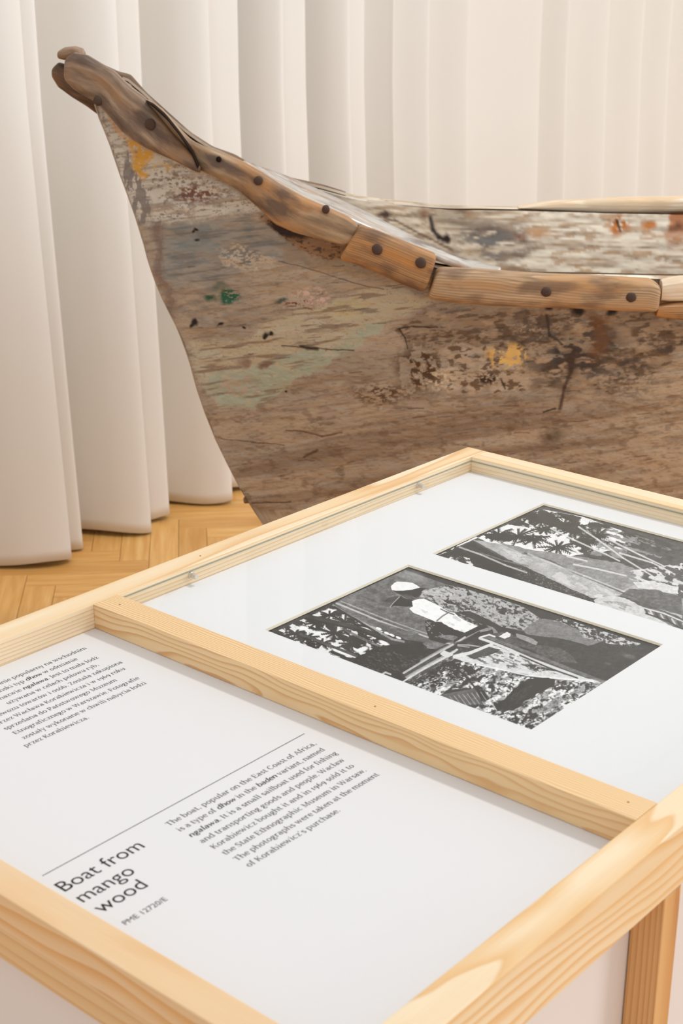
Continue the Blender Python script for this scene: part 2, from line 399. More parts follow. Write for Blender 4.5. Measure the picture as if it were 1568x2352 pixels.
# silhouettes read from the photograph: (b of main lobe's right edge, b of second lobe's right edge)
A0 = -3.315
def lobe(prev, e1, e2):
    w = e1-prev; d = e2-e1
    a = [(prev+0.006, A0-0.135), (prev+w*0.10, A0-0.185), (prev+w*0.24, A0-0.180), (prev+w*0.42, A0-0.115), (prev+w*0.60, A0-0.052), (prev+w*0.80, A0-0.012), (e1-0.012, A0-0.004), (e1, A0-0.026), (e1+0.004, A0-0.062)]
    return a, [(e1+d*0.22, A0-0.082), (e1+d*0.50, A0-0.062), (e2-0.016, A0-0.050), (e2-0.002, A0-0.064), (e2+0.001, A0-0.090)]
def flat_lobe(prev, e1):
    w = e1-prev
    return [(prev+0.014, A0-0.100), (prev+w*0.22, A0-0.098), (prev+w*0.50, A0-0.066), (e1-w*0.22, A0-0.026), (e1-0.012, A0-0.010), (e1, A0-0.034), (e1+0.004, A0-0.070)]
lob = [[1.83,1.92],[2.21,2.29],[2.575,2.645],[2.905,3.01],[3.27,3.41],[3.59,3.715],[3.93,4.02]]
goal = [None, None, (45,80), (265,318), (477,545), (647,700), (801,836)]
flat = [4.165,4.362,4.603,5.08,5.275,5.58,5.862,6.107,6.40,6.75,7.05,7.3]
fgoal = [904,985,1078,1245,1308,1400,1480,1545]+[None]*4
def build_path():
    pts = []; prev = 1.50; mk = []
    for e1, e2 in lob:
        a, b2 = lobe(prev, e1, e2); n0 = len(pts); pts += a; n1 = len(pts); pts += b2; mk.append((n0, n1, len(pts))); prev = e2
    fm = []
    for e in flat:
        n0 = len(pts); pts += flat_lobe(prev, e); fm.append((n0, len(pts))); prev = e
    return pts, mk, fm
NS = 7
def sil_x(c): 
    P_ = np.stack([D1[0]*c[:, 0]*0+D1[0]*c[:, 1]+D2[0]*c[:, 0], D1[1]*c[:, 1]+D2[1]*c[:, 0], np.full(len(c), 1.555)], 1); return proj(P_)[0].max()
for it in range(8):
    pts, mk, fm = build_path(); pc = catmull(pts, NS)
    for k, (n0, n1, n2) in enumerate(mk):
        if goal[k]:
            d = 0.0011+0.00055*(lob[k][0]-2.2)
            lob[k][0] += 0.8*d*(goal[k][0]-sil_x(pc[n0*NS:n1*NS])); lob[k][1] += 0.8*d*(goal[k][1]-sil_x(pc[(n1)*NS:n2*NS]))
    for k, (n0, n1) in enumerate(fm):
        if fgoal[k]: flat[k] += 0.8*(0.0011+0.00055*(flat[k]-2.2))*(fgoal[k]-sil_x(pc[n0*NS:n1*NS]))
pts, mk, fm = build_path(); pc = catmull(pts, NS)
nz = 40; zs = np.concatenate([np.linspace(0.014, 0.25, 8), np.linspace(0.33, 4.1, nz-8)])
P = np.zeros((len(pc), nz, 3))
for j, z in enumerate(zs):
    fl = max(0.0, 1-z/1.3)
    amp = 1.05+0.08*fl**1.5
    bb = pc[:, 0]+0.004*np.sin(pc[:, 0]*9+z*1.3)*(z-1.555)+0.010*(1.555-z)
    aa = A0-0.03+(pc[:, 1]-(A0-0.03))*amp+0.006*np.sin(pc[:, 0]*4.0+z*0.7)*(z-1.555)+0.045*fl
    P[:, j, 0] = D1[0]*aa+D2[0]*bb; P[:, j, 1] = D1[1]*aa+D2[1]*bb
    P[:, j, 2] = z+(0.006*np.sin(pc[:, 0]*23) if j < 3 else 0)
cur = empty('curtain', tw(A0-0.06, 4.4, 0.0))
tag(cur, 'floor length off-white curtain hanging in deep vertical folds behind the boat', 'curtain')
P -= np.array(cur.location)
sheet = link('cloth', grid_mesh('cloth', P), M['curtain'], cur, True)
sol = sheet.modifiers.new('thickness', 'SOLIDIFY'); sol.thickness = 0.002; sol.offset = 0
hemP = P[:, :2].copy(); hemP[:, 1, 2] = hemP[:, 0, 2]+0.001
rod = link('rail', cyl_mesh('rail', tw(A0-0.06, 1.4, 4.13)-cur.location, tw(A0-0.06, 7.4, 4.13)-cur.location, 0.015, 12), M['metal'], cur)
for bb in (1.5, 4.4, 7.3):
    link('bracket', cyl_mesh('bracket', tw(A0-0.06, bb, 4.13)-cur.location, tw(WA, bb, 4.13)-cur.location, 0.008, 10), M['metal'], cur)

# ------------------------------------------------------------------ DISPLAY CASE (pine frame on legs round a white box)
TT = 0.85                                                # top of the rails
ang1 = math.atan2(D1[1], D1[0]); ang2 = math.atan2(D2[1], D2[0])
case = empty('display_case', tw(-1.03, 1.40, 0.0))
tag(case, 'pale pine display case on legs, with a glazed compartment beside an open text tray', 'display case')
def rail_along(name, which, c0, c1, s0, s1, z0, z1, m, bev=0.0015, parent=case):
    """rail with local X along its length. which='b': runs along D2, c=a range; which='a': runs along D1, c=b range"""
    L = s1-s0
    if which == 'b':
        me = box_mesh(name, -L/2, L/2, -(c1-c0)/2, (c1-c0)/2, z0-z1, 0, bev); loc = tw((c0+c1)/2, (s0+s1)/2, z1); rz = ang2
    else:
        me = box_mesh(name, -L/2, L/2, -(c1-c0)/2, (c1-c0)/2, z0-z1, 0, bev); loc = tw((s0+s1)/2, (c0+c1)/2, z1); rz = ang1
    o = link(name, me, m, parent); o.location = loc-parent.location; o.rotation_euler = (0, 0, rz); return o
AL0, AL1, AR0, AR1 = -1.4838, -1.4441, -0.6150, -0.5750
BN0, BN1, BM0, BM1, BB0, BB1 = 0.6906, 0.7272, 1.1900, 1.2339, 2.0599, 2.1055
left_rail = rail_along('rail', 'b', AL0, AL1, BN1, BB1, TT-0.075, TT, M['pine_pale'])
right_rail = rail_along('rail', 'b', AR0, AR1, BN1, BB1, TT-0.075, TT, M['pine_honey'])
back_rail = rail_along('rail', 'a', BB0, BB1, AL1, AR0, TT-0.075, TT, M['pine_straight'])
mid_rail = rail_along('middle_rail', 'a', BM0, BM1, AL1, AR0, TT-0.0352, TT+0.0002, M['pine_wavy'])
near_rail = rail_along('rail', 'a', BN0, BN1, AL0, AR1, TT-0.040, TT, M['pine_near'])
apron = rail_along('apron', 'a', BN0+0.0006, BN1, AL0, AR1, TT-0.075, TT-0.0402, M['pine_apron'])
# nail holes filled with darker wood
for (x, y) in ((861,1623),(1442,1843),(275,1389),(460,1277)):
    p = at_z(x, y, TT); link('nail_hole', cyl_mesh('nail_hole', Vector(p)-case.location-Vector((0,0,.001)), Vector(p)-case.location+Vector((0,0,.0004)), 0.0013, 10), M['knot'], case)
for i, (la, lb) in enumerate(((AR1-0.036, BM0),(AR1-0.036, BN1+0.003),(AR1-0.036, BB0),(AL0, BM0),(AL0, BN1+0.003),(AL0, BB0))):
    me = box_mesh('leg', 0, 0.036, 0, 0.034, 0.0, TT-0.0752, 0.0015)
    o = link('leg', me, M['pine_leg'], case); o.location = tw(la, lb, 0)-case.location; o.rotation_euler = (0, 0, ang1)
def rel(o, parent): o.location = Vector(o.location)-parent.location
# white box under the frame
me = box_mesh('white_box', AL0+0.038, AR1-0.0375, BN1-0.020, BB1-0.038, 0.005, TT-0.0758, 0.001)
o = link('box_panel', me, M['panel'], case); o.location = -Vector(case.location); o.rotation_euler = (0, 0, ang1)
o.location = Matrix.Rotation(0, 4, 'Z') @ (-Vector(case.location))

# text board lying in the open tray
def lay(name, a0, a1, b0, b1, z0, z1, m, parent, bev=0.0003):
    me = box_mesh(name, a0, a1, b0, b1, z0, z1, bev); o = link(name, me, m)
    o.rotation_euler = (0, 0, ang1)
    if parent is not None: o.parent = parent; o.location = -Vector(parent.location)
    return o
ZB = TT-0.0355
lay('tray_floor', AL1+0.0003, AR0-0.0003, BN1+0.0003, BB0-0.0003, ZB-0.011, ZB-0.0032, M['panel'], case)
board = empty('text_board', tw(-1.03, 0.96, ZB))
tag(board, 'white printed board lettered Boat from mango wood, lying in the open tray', 'text board')
lay('sheet', AL1+0.0006, AR0-0.0006, BN1+0.0006, BM0+0.002, ZB-0.0030, ZB, M['board_white'], board)

# mat board with two windows under the glass
ZM = TT-0.027
P1 = (-1.2545, -0.8285, 1.3245, 1.6370)                  # a0,a1,b0,b1 of the mat openings
P2 = (-1.2570, -0.8310, 1.6965, 2.0030)
mount = empty('photo_mount', tw(-1.03, 1.65, ZM-0.004))
tag(mount, 'white mount with two window openings lying under the glass of the case', 'photo mount')
def mat_sheet():
    A = [AL1+0.0005, P1[0], P1[1], AR0-0.0005]; B = [BM1+0.0005, P1[2], P1[3], P2[2], P2[3], BB0-0.0005]
    V = []; Fc = []
    zt, zb = ZM, ZM-0.0026
    ao = min(P1[0], P2[0])
    for z in (zt,):
        for i, a in enumerate(A):
            for j, bb in enumerate(B): V.append((a, bb, z))
    nb = len(B)
    for i in range(3):
        for j in range(5):
            if i == 1 and j in (1, 3): continue
            Fc.append((i*nb+j, (i+1)*nb+j, (i+1)*nb+j+1, i*nb+j+1))
    return V, Fc
V, Fc = mat_sheet(); me = mesh('mat_board', V, Fc)
o = link('mat_board', me, M['mat_white'], mount); o.rotation_euler = (0, 0, ang1); o.location = -Vector(mount.location)
V = []; Fc = []
for (a0, a1, b0, b1) in ((P1[0],P1[1],P1[2],P1[3]),(P1[0],P1[1],P2[2],P2[3])):     # bevelled core of the cut windows
    d = 0.0022; k = len(V)
    V += [(a0,b0,ZM),(a1,b0,ZM),(a1,b1,ZM),(a0,b1,ZM),(a0+d,b0+d,ZM-0.0026),(a1-d,b0+d,ZM-0.0026),(a1-d,b1-d,ZM-0.0026),(a0+d,b1-d,ZM-0.0026)]
    Fc += [(k,k+1,k+5,k+4),(k+1,k+2,k+6,k+5),(k+2,k+3,k+7,k+6),(k+3,k,k+4,k+7)]
o = link('bevel', mesh('bevel', V, Fc), M['mat_core'], mount); o.rotation_euler = (0, 0, ang1); o.location = -Vector(mount.location)
lay('backing', AL1+0.0006, AR0-0.0006, BM1+0.0006, BB0-0.0006, ZM-0.008, ZM-0.0040, M['mat_white'], mount)

# glass pane and the metal pins that carry it
pane = lay('glass_pane', AL1+0.0010, AR0-0.0010, BM1+0.0010, BB0-0.0010, TT-0.0080, TT-0.0062, M['glass'], None, 0)
pane.data.materials.append(M['glass_edge'])
for pl in pane.data.polygons:
    if abs(pl.normal.z) < 0.5: pl.material_index = 1
tag(pane, 'clear glass pane covering the two black and white photographs', 'glass')
def pin(a, b, dirn, label):
    r = empty('support_pin', tw(a, b, TT-0.0136))
    d = Vector(tuple(dirn))
    link('flange', cyl_mesh('flange', d*0.0, d*0.0020, 0.0054, 24, bev=0.0004), M['metal'], r, False)
    link('peg', cyl_mesh('peg', d*0.0012, d*0.0120, 0.0038, 24, bev=0.0005), M['metal'], r, False)
    tag(r, label, 'support pin', 'metal pins holding up the glass')
pin(AL1, 1.372, D1, 'small metal pin in the left rail, nearer the middle rail')
pin(AL1, 1.907, D1, 'small metal pin in the left rail, nearer the back corner')

# ------------------------------------------------------------------ PRINT: photographs
M['print'] = None
m, nt, b = mat('photo_print', 0.45, 0.35)
a_ = node(nt, 'ShaderNodeAttribute', attribute_name='Col'); nt.links.new(a_.outputs['Color'], b.inputs['Base Color']); M['print'] = m
class Sketch:
    """tone picture on a grid; shapes are given in photograph pixels and end up printed flat on the sheet"""
    def __init__(s, a0, a1, b0, b1, na, nb, z):
        A, B = np.meshgrid(np.linspace(a0, a1, na), np.linspace(b0, b1, nb), indexing='ij')
        s.P = A[..., None]*D1+B[..., None]*D2; s.P[..., 2] = z
        s.x, s.y = proj(s.P); s.v = np.full(A.shape, 90.0)
        s.wx = s.x+5*(fbm(s.x/14, s.y/9, 3)-.5); s.wy = s.y+4*(fbm(s.x/14+40, s.y/9, 3)-.5)
    def sel(s, x0, x1, y0, y1):
        return np.nonzero((s.x > x0) & (s.x < x1) & (s.y > y0) & (s.y < y1))
    def selp(s, pts, pad):
        xs_ = [p[0] for p in pts]; ys_ = [p[1] for p in pts]; return s.sel(min(xs_)-pad, max(xs_)+pad, min(ys_)-pad, max(ys_)+pad)
    def mix(s, I, mask, val): m_ = np.clip(mask, 0, 1); s.v[I] = s.v[I]*(1-m_)+val*m_
    def poly(s, pts, val, warp=0, amt=1.0, noise=0, nsc=6):
        I = s.selp(pts, 5)
        mk = inpoly(s.wx[I] if warp else s.x[I], s.wy[I] if warp else s.y[I], pts)*amt
        vv = val+noise*(fbm(s.x[I]/nsc, s.y[I]/(nsc*.6), 3)-.5)*2 if noise else val
        s.mix(I, mk, vv)
    def thr(s, pts, val, sc, lo, hi, ang=0.0, asp=2.0, seed=0, amt=1.0, warp=1):
        """streaky specks inside an outline"""
        I = s.selp(pts, 5); X, Y = s.x[I], s.y[I]
        c, q = math.cos(ang), math.sin(ang); u = (X*c+Y*q)/(sc*asp); w = (-X*q+Y*c)/sc
        n = fbm(u+seed+1.3*fbm(X/sc*.7, Y/sc*.7+seed, 2), w+seed*1.7, 5); s.mix(I, inpoly(s.wx[I] if warp else X, s.wy[I] if warp else Y, pts)*sstep(lo, hi, n)*amt, val)
    def line(s, pts, w, val, amt=1.0, w1=None):
        w1 = w if w1 is None else w1; n = len(pts)-1
        I = s.selp(pts, w+2); X, Y = s.x[I], s.y[I]
        for i in range(n):
            d, t = seg_d(X, Y, pts[i], pts[i+1]); ww = w+(w1-w)*(i+t)/n
            s.mix(I, np.clip(1.0+(ww/2-d), 0, 1)*amt, val)
    def ell(s, cx, cy, rx, ry, val, rot=0.0, soft=0.15, amt=1.0):
        R_ = max(rx, ry)*1.2+2; I = s.sel(cx-R_, cx+R_, cy-R_, cy+R_)
        c, q = math.cos(rot), math.sin(rot); dx, dy = s.x[I]-cx, s.y[I]-cy; u = (dx*c+dy*q)/rx; w = (-dx*q+dy*c)/ry
        s.mix(I, sstep(1+soft, 1-soft, np.hypot(u, w))*amt, val)
    def frond(s, cx, cy, L, val, k=9, a0=0.0, a1=6.28, sq=0.45, w=3.0, seed=0):
        r_ = np.random.RandomState(seed)
        for i in range(k):
            an = a0+(a1-a0)*(i+r_.rand()*.6)/k; l_ = L*(0.6+.5*r_.rand()); dx, dy = math.cos(an)*l_, math.sin(an)*l_*sq
            mx_, my_ = cx+dx*.5, cy+dy*.5-2
            s.line([(cx, cy), (mx_, my_), (cx+dx, cy+dy)], w, val, 1.0, 0.6)
            for q in range(5):
                t = .3+.15*q; s.line([(cx+dx*t, cy+dy*t), (cx+dx*t+dx*.10-dy*.25, cy+dy*t+dy*.10+dx*.10)], 1.6, val, .9, .5)
    def build(s, name, parent, lo=0):
        g1 = fbm(s.x/3.2, s.y/1.7, 3)-.5; g2 = fbm(s.x/11+5, s.y/5, 3)-.5; mid = 1-np.abs(s.v-120)/150
        s.v = s.v+np.clip(mid, .15, 1)*(42*g1+44*g2)
        v = np.clip((s.v-128)*1.25+108, 4, 246)/255.0; lin = np.where(v <= .04045, v/12.92, ((v+.055)/1.055)**2.4)
        me_ = grid_mesh(name, s.P-np.array(parent.location)); set_col(me_, np.repeat(lin[..., None], 3, 2)); return link(name, me_, M['print'], parent)
def cv(ox, oy, k): return lambda *p: [(ox+x/k, oy+y/k) for x, y in p]
Q1, Q2, Q3, Q4 = cv(600, 1300, 3.336), cv(1050, 1340, 3.267), cv(980, 1150, 2.667), cv(860, 1300, 4.612)
ZP = ZM-0.0034
# --- lower photograph: two people in caps leaning over an outrigger boat on a beach
S = Sketch(P1[0]-.004, P1[1]+.004, P1[2]-.004, P1[3]+.004, 840, 600, ZP)
big = [(500,1200),(1600,1200),(1600,1800),(500,1800)]
S.v = 66+26*(fbm(S.x/9, S.y/5, 3)-.5)
# hull of the big boat: grey plane at the top
S.poly(Q1((560,290),(640,240),(1100,30),(1700,240),(1500,600),(1420,600),(1230,580),(1080,560),(850,470),(700,380)), 126, 0, 1, 18, 9)
S.thr(Q1((600,260),(1100,30),(1500,150),(1400,560),(900,470)), 100, 6, .52, .70, .35, 5, 3, .6)
S.ell(*Q1((1160,80))[0], 26, 12, 170, .2, .5, .6)
S.poly(Q1((840,500),(1240,590),(1420,600),(1330,540),(1080,520),(900,440)), 96, 1, .6)
# palms and sky behind, lower left
S.poly(Q1((20,540),(560,300),(850,470),(1090,560),(1020,600),(860,640),(700,720),(640,740),(350,660),(200,600)), 34, 1)
S.thr(Q1((60,520),(520,320),(760,420),(1060,560),(900,620),(720,700),(600,700),(380,640),(200,590)), 225, 7, .50, .56, .45, 2.2, 7)
for (x, y, rx, ry, r_) in ((450,530,28,10,.1),(550,610,24,7,.4),(330,480,14,6,.3),(600,650,22,6,.4),(800,485,17,4,.25),(940,590,14,5,.4),(770,640,16,6,-.3),(520,350,26,5,-.1)):
    S.ell(*Q1((x, y))[0], rx, ry, 236, r_, .35)
for i, (x, y) in enumerate(((420,440),(560,520),(690,600),(260,520),(520,380),(640,430),(760,560),(460,600),(340,560))):
    S.frond(*Q1((x, y))[0], 30+5*(i % 3), 24+3*(i % 4), 10, 0.3*i, 6.4+.3*i, .45, 3.0, i)
S.line(Q1((340,390),(500,420),(740,480),(960,560),(1050,600)), 11, 74); S.line(Q1((340,400),(740,490),(960,575)), 3, 40)
S.line(Q1((300,520),(500,600),(730,690)), 5, 92); S.line(Q1((640,490),(780,560),(920,620)), 5, 120, .8)
S.line(Q1((550,300),(700,390),(860,480),(1000,560),(1090,580)), 4, 170, .85); S.line(Q1((560,315),(720,410),(900,520)), 4, 40, .8)
for (x, y) in ((900,480),(960,515),(1000,530),(1050,550)): S.ell(*Q1((x, y))[0], 7, 2.6, 240, .4)
# two cords stretched across the hull
S.line(Q1((575,285),(700,335),(900,420),(1150,500),(1300,555),(1470,605)), 3.2, 196, .95, 2.2); S.line(Q1((610,270),(760,330),(960,410),(1180,490),(1400,560)), 1.8, 180, .9)
S.line(Q1((620,290),(900,405),(1200,520)), 2, 100, .7)
# dark bush below the hull
S.poly(Q1((700,720),(860,630),(1020,600),(1240,580),(1240,640),(1340,640),(1370,650),(1080,820),(1000,880),(920,860),(640,760)), 40, 1, 1, 22, 4)
S.thr(Q1((640,740),(900,640),(1240,640),(1370,660),(1100,810),(960,870)), 110, 2.4, .54, .66, .5, 2, 12, .8)
S.poly(Q1((1040,600),(1240,580),(1240,640),(1300,670),(1100,690),(1000,650)), 34, 1)
S.poly(Q1((1230,590),(1260,580),(1380,590),(1420,600),(1330,640),(1270,630)), 132, 1, 1, 20, 4)
# people: left figure in a white cap and dark-dotted shirt, right figure in a brimmed cap
S.poly(Q1((1250,420),(1340,400),(1560,500),(1560,540),(1400,600),(1280,560),(1260,490)), 48, 1, 1, 24, 5)
S.thr(Q1((1250,420),(1400,430),(1520,520),(1400,560),(1290,540)), 150, 3, .56, .66, .3, 2, 4)
shirt = Q4((495,270),(600,240),(760,200),(900,225),(1300,340),(1568,430),(1700,520),(1950,690),(1750,720),(1568,690),(1330,640),(1150,560),(1000,480),(840,490),(700,440),(560,340),(470,340))
S.poly(shirt, 182, 0, 1, 12, 10)
S.thr(shirt, 74, 5.2, .55, .60, .35, 1.7, 21); S.thr(shirt, 112, 4.0, .60, .64, .2, 1.5, 35, .8)
S.thr(Q4((500,260),(760,200),(900,300),(600,350)), 212, 6, .4, .6, .3, 3, 8, .5)
S.poly(Q4((700,350),(900,400),(920,420),(780,400)), 70, 1)
S.poly(Q4((190,260),(300,250),(480,228),(540,236),(500,270),(490,310),(440,336),(400,320),(340,310),(260,300)), 44, 0)
S.poly(Q4((250,290),(330,290),(400,310),(400,330),(430,350),(380,360),(330,340)), 90, 0, .8)
S.poly(Q4((172,215),(210,178),(240,165),(330,168),(400,178),(450,205),(482,228),(400,250),(300,262),(220,262),(180,255)), 236, 0); S.poly(Q4((220,262),(300,262),(400,250),(470,232),(400,258),(290,270)), 60)
S.poly(Q4((98,372),(150,335),(210,320),(262,325),(225,360),(190,392),(140,385)), 84, 0)
S.poly(Q4((160,438),(185,400),(230,355),(270,320),(290,320),(305,340),(400,360),(410,400),(410,425),(330,432),(270,425),(210,420)), 26, 0)
S.line(Q4((165,436),(195,395),(240,350),(262,330)), 1.2, 170)
S.poly(Q4((395,372),(460,350),(520,345),(640,400),(780,480),(850,500),(900,545),(960,580),(1110,640),(1050,665),(965,715),(880,690),(780,640),(690,590),(640,590),(600,570),(410,495),(365,450),(405,428)), 238, 0, 1, 8, 10)
S.thr(Q4((400,380),(700,420),(1100,640),(960,710),(640,590),(380,450)), 206, 9, .54, .64, .6, 2, 5, .8)
S.line(Q4((660,580),(720,530),(785,490)), 2.2, 140); S.line(Q4((700,455),(760,485),(840,515)), 1.8, 120)
S.poly(Q4((845,490),(1000,478),(1060,500),(1210,570),(1340,640),(1320,700),(1300,740),(1230,650),(1120,640),(1000,590),(900,540)), 66, 0); S.thr(Q4((850,495),(960,520),(1180,640),(1090,640),(930,560)), 150, 3, .54, .6, .3, 1.5, 9)
S.poly(Q4((1190,625),(1250,650),(1300,700),(1290,750),(1260,735),(1245,680)), 150, 1)
S.poly(Q4((700,590),(780,640),(960,712),(900,750),(820,770),(720,720),(690,700),(640,720),(580,690)), 44, 1)
S.poly(Q4((660,745),(730,725),(860,740),(900,760),(840,790),(760,780)), 140, 1, .9, 30, 3)
# spars lashed across
bar = Q2
S.poly(Q2((-20,430),(40,400),(150,350),(250,330),(260,350),(140,400),(60,430),(-20,470)), 40)
S.line(Q4((500,1012),(700,900),(850,825),(1010,735),(1110,690),(1220,665)), 8, 150, 1, 6); S.line(Q4((520,1020),(860,840),(1110,700)), 3, 60); S.line(Q4((860,800),(960,730),(1100,660),(1160,640)), 9, 44)
S.line(Q1((1090,820),(1290,700),(1480,595),(1560,545)), 4, 196, 1, 3); S.line(Q1((1110,835),(1330,710)), 8, 90)
S.line(Q1((1040,905),(1200,810),(1400,700),(1560,620)), 9, 170); S.line(Q1((1060,920),(1300,790),(1480,680),(1600,610)), 16, 84); S.line(Q1((1050,905),(1250,785),(1420,695),(1500,640)), 4, 214)
S.thr(Q1((1040,890),(1500,620),(1600,640),(1100,940)), 190, 2.2, .58, .66, -.5, 3, 14, .8)
S.poly(Q1((1365,670),(1400,645),(1440,660),(1470,680),(1430,700),(1390,690)), 216, 1)
S.poly(Q1((1470,590),(1568,570),(1568,660),(1500,640)), 60, 1, .6)
S.line(Q4((880,835),(1000,838),(1150,860)), 1.5, 190); S.line(Q4((880,845),(1000,860),(1110,895)), 1.5, 170)
# box and hull edge running to the lower right
S.poly(Q2((300,370),(380,360),(420,380),(440,400),(460,430),(640,470),(760,560),(820,620),(1150,750),(1000,740),(760,650),(560,560),(330,470),(210,400),(260,380)), 92, 1, 1, 24, 5)
S.poly(Q2((310,395),(370,365),(405,375),(400,395),(350,415)), 226, 1)
S.poly(Q2((440,375),(500,390),(610,430),(590,465),(530,440),(445,405)), 158, 0)
S.poly(Q2((470,470),(560,500),(640,550),(560,540),(480,510)), 60, 1)
# the grey flank of the hull, right
S.poly(Q2((480,360),(560,300),(640,260),(760,280),(900,330),(960,400),(1080,440),(1210,450),(1480,480),(1530,510),(1160,745),(1000,690),(780,600),(640,480),(600,440)), 70, 1, 1, 10, 8)
S.poly(Q2((490,350),(560,300),(640,262),(760,285),(900,340),(960,400),(1080,440),(980,470),(820,420),(620,395),(520,380)), 150, 1, .8)
S.poly(Q2((640,470),(760,480),(860,540),(900,600),(760,590),(680,540)), 104, 1, .8, 24, 5)
S.thr(Q2((700,280),(800,260),(1000,330),(1380,450),(1300,480),(1080,440),(940,400),(900,330)), 200, 3, .46, .6, .3, 2, 16); S.thr(Q2((940,370),(1050,360),(1200,420),(1060,430)), 60, 3, .5, .6, .3, 2, 18)
S.ell(*Q2((1290,548))[0], 14, 5, 120, .2, .5, .7); S.ell(*Q2((1130,600))[0], 8, 3, 120, .2, .5, .6)
# bright beach
beach = Q2((-30,600),(20,590),(160,580),(480,700),(720,720),(1000,735),(1150,750),(560,1150),(300,1040),(0,930),(-340,800),(-300,760),(-150,700))
S.poly(beach, 168, 1, 1, 30, 8)
S.thr(beach, 232, 9, .44, .56, -.45, 2.2, 3); S.thr(beach, 58, 6, .52, .62, -.4, 1.6, 11); S.thr(beach, 40, 2.4, .60, .68, .2, 1.5, 15, .8)
S.poly(Q2((-40,560),(20,540),(260,460),(480,540),(720,640),(980,730),(760,720),(540,690),(200,620),(60,590)), 214, 1, 1, 20, 5)
S.thr(Q2((60,540),(330,500),(560,580),(900,700),(500,660),(200,600)), 96, 4, .54, .64, .32, 4, 23, .8)
S.poly(Q2((90,480),(230,470),(330,500),(240,540),(120,570),(60,540)), 60, 1, .8); S.thr(Q2((480,600),(600,610),(740,660),(560,650)), 70, 4, .4, .55, .3, 2, 25)
S.line(Q2((-20,550),(100,520),(260,455)), 8, 222, 1, 5)
S.line(Q2((168,412),(250,440),(400,500),(560,570),(800,660),(980,725),(1160,748)), 5, 214, 1, 5); S.line(Q2((200,395),(330,440),(480,500),(640,560),(860,650),(1100,740)), 6, 130, .8)
S.line(Q2((170,405),(240,385),(280,400)), 3, 222); S.line(Q2((470,540),(700,640),(900,710)), 2.5, 60, .9)
S.line(Q2((100,600),(300,640),(520,690),(760,715),(1020,735)), 2.5, 236, .9)
S.poly(Q2((350,870),(420,800),(540,715),(680,705),(740,725),(725,770),(600,830),(500,890),(420,950),(300,960),(270,900)), 46, 1, 1, 18, 4)
S.thr(Q2((300,960),(420,830),(560,760),(500,880),(400,960)), 100, 2.4, .5, .62, -.6, 2, 28, .7)
S.thr(Q2((770,740),(980,740),(900,790),(780,800)), 60, 4, .46, .56, 0, 1.5, 29)
S.thr(Q2((330,1040),(480,960),(640,1010),(700,1070),(560,1150),(400,1080)), 50, 4, .46, .56, -.3, 1.5, 31); S.poly(Q2((600,960),(740,850),(770,880),(700,960),(620,980)), 140, 1, .7)
# basket on the sand and dark scrub on the left of it
S.poly(Q1((1320,1010),(1420,960),(1568,930),(1700,960),(1760,1010),(1640,1090),(1450,1070)), 62, 1, 1, 20, 3)
for k_ in range(13):
    S.line(Q1((1340+34*k_, 1015-5*k_), (1400+34*k_, 1075-2*k_)), 1.0, 190, .8); S.line(Q1((1330+5*k_, 1000+7*k_), (1640+6*k_, 940+9*k_)), .9, 170, .55)
S.thr(Q1((1100,930),(1420,720),(1560,760),(1480,860),(1340,950),(1280,1000)), 40, 3, .44, .54, -.3, 1.6, 33); S.thr(Q1((1100,930),(1420,760),(1480,860),(1300,990)), 200, 2.2, .62, .68, -.3, 1.6, 37)
S.line(Q1((1440,735),(1568,850),(1660,960),(1690,1030)), 3, 36)
S.thr(Q2((-30,620),(140,600),(140,700),(0,790),(-40,780)), 40, 3, .46, .58, .5, 1.5, 41)
S.line(Q1((930,870),(925,830),(950,815),(990,830)), 3, 200); S.poly(Q1((960,870),(1060,830),(1120,860),(1040,900)), 50, 1)
S.v += 8*(fbm(S.x/2.2, S.y/1.6, 2)-.5)
ph = empty('photograph', tw(-1.04, 1.48, ZP-0.0005))
tag(ph, 'black and white photograph of two people in caps bending over a boat on a beach', 'photograph')
S.build('print', ph)
lay('paper', P1[0]-.012, P1[1]+.012, P1[2]-.012, P1[3]+.012, ZP-0.0005, ZP-0.0001, M['mat_white'], ph, 0)
# --- upper photograph: long boat drawn up under palms
S = Sketch(P2[0]-.004, P2[1]+.004, P2[2]-.004, P2[3]+.004, 700, 480, ZP)
allp = [(900,1100),(2600,1100),(2600,2000),(900,2000)]
S.v = 92+34*(fbm(S.x/14, S.y/7, 4)-.5)
sky = Q3((30,355),(700,50),(960,100),(1300,220),(1200,300),(860,340),(640,320),(460,300),(300,220),(180,280))
S.poly(sky, 232, 1, 1, 8, 10)
S.thr(Q3((380,200),(560,110),(700,50),(900,90),(1240,190),(1500,260),(1568,300),(1450,420),(1150,380),(1000,350),(860,300),(880,200),(700,130),(640,170),(480,140)), 70, 10, .42, .58, .35, 2.0, 3)
S.thr(Q3((800,130),(1300,200),(1500,300),(1400,380),(1000,330)), 150, 7, .5, .62, .3, 3, 9)
for i, (x, y, L) in enumerate(((720,110,56),(620,100,42),(840,150,52),(560,220,60),(440,210,44),(800,290,50),(900,180,48),(650,240,42),(960,260,40),(1040,220,44),(720,180,28))):
    S.frond(*Q3((x, y))[0], L, 52, 12, .2*i, 6.5+.2*i, .42, 3.6, 40+i)
S.poly(Q3((350,210),(480,200),(560,230),(500,250),(390,240)), 54, 1); S.poly(Q3((600,90),(720,90),(860,140),(900,180),(760,150),(640,130)), 60, 1)
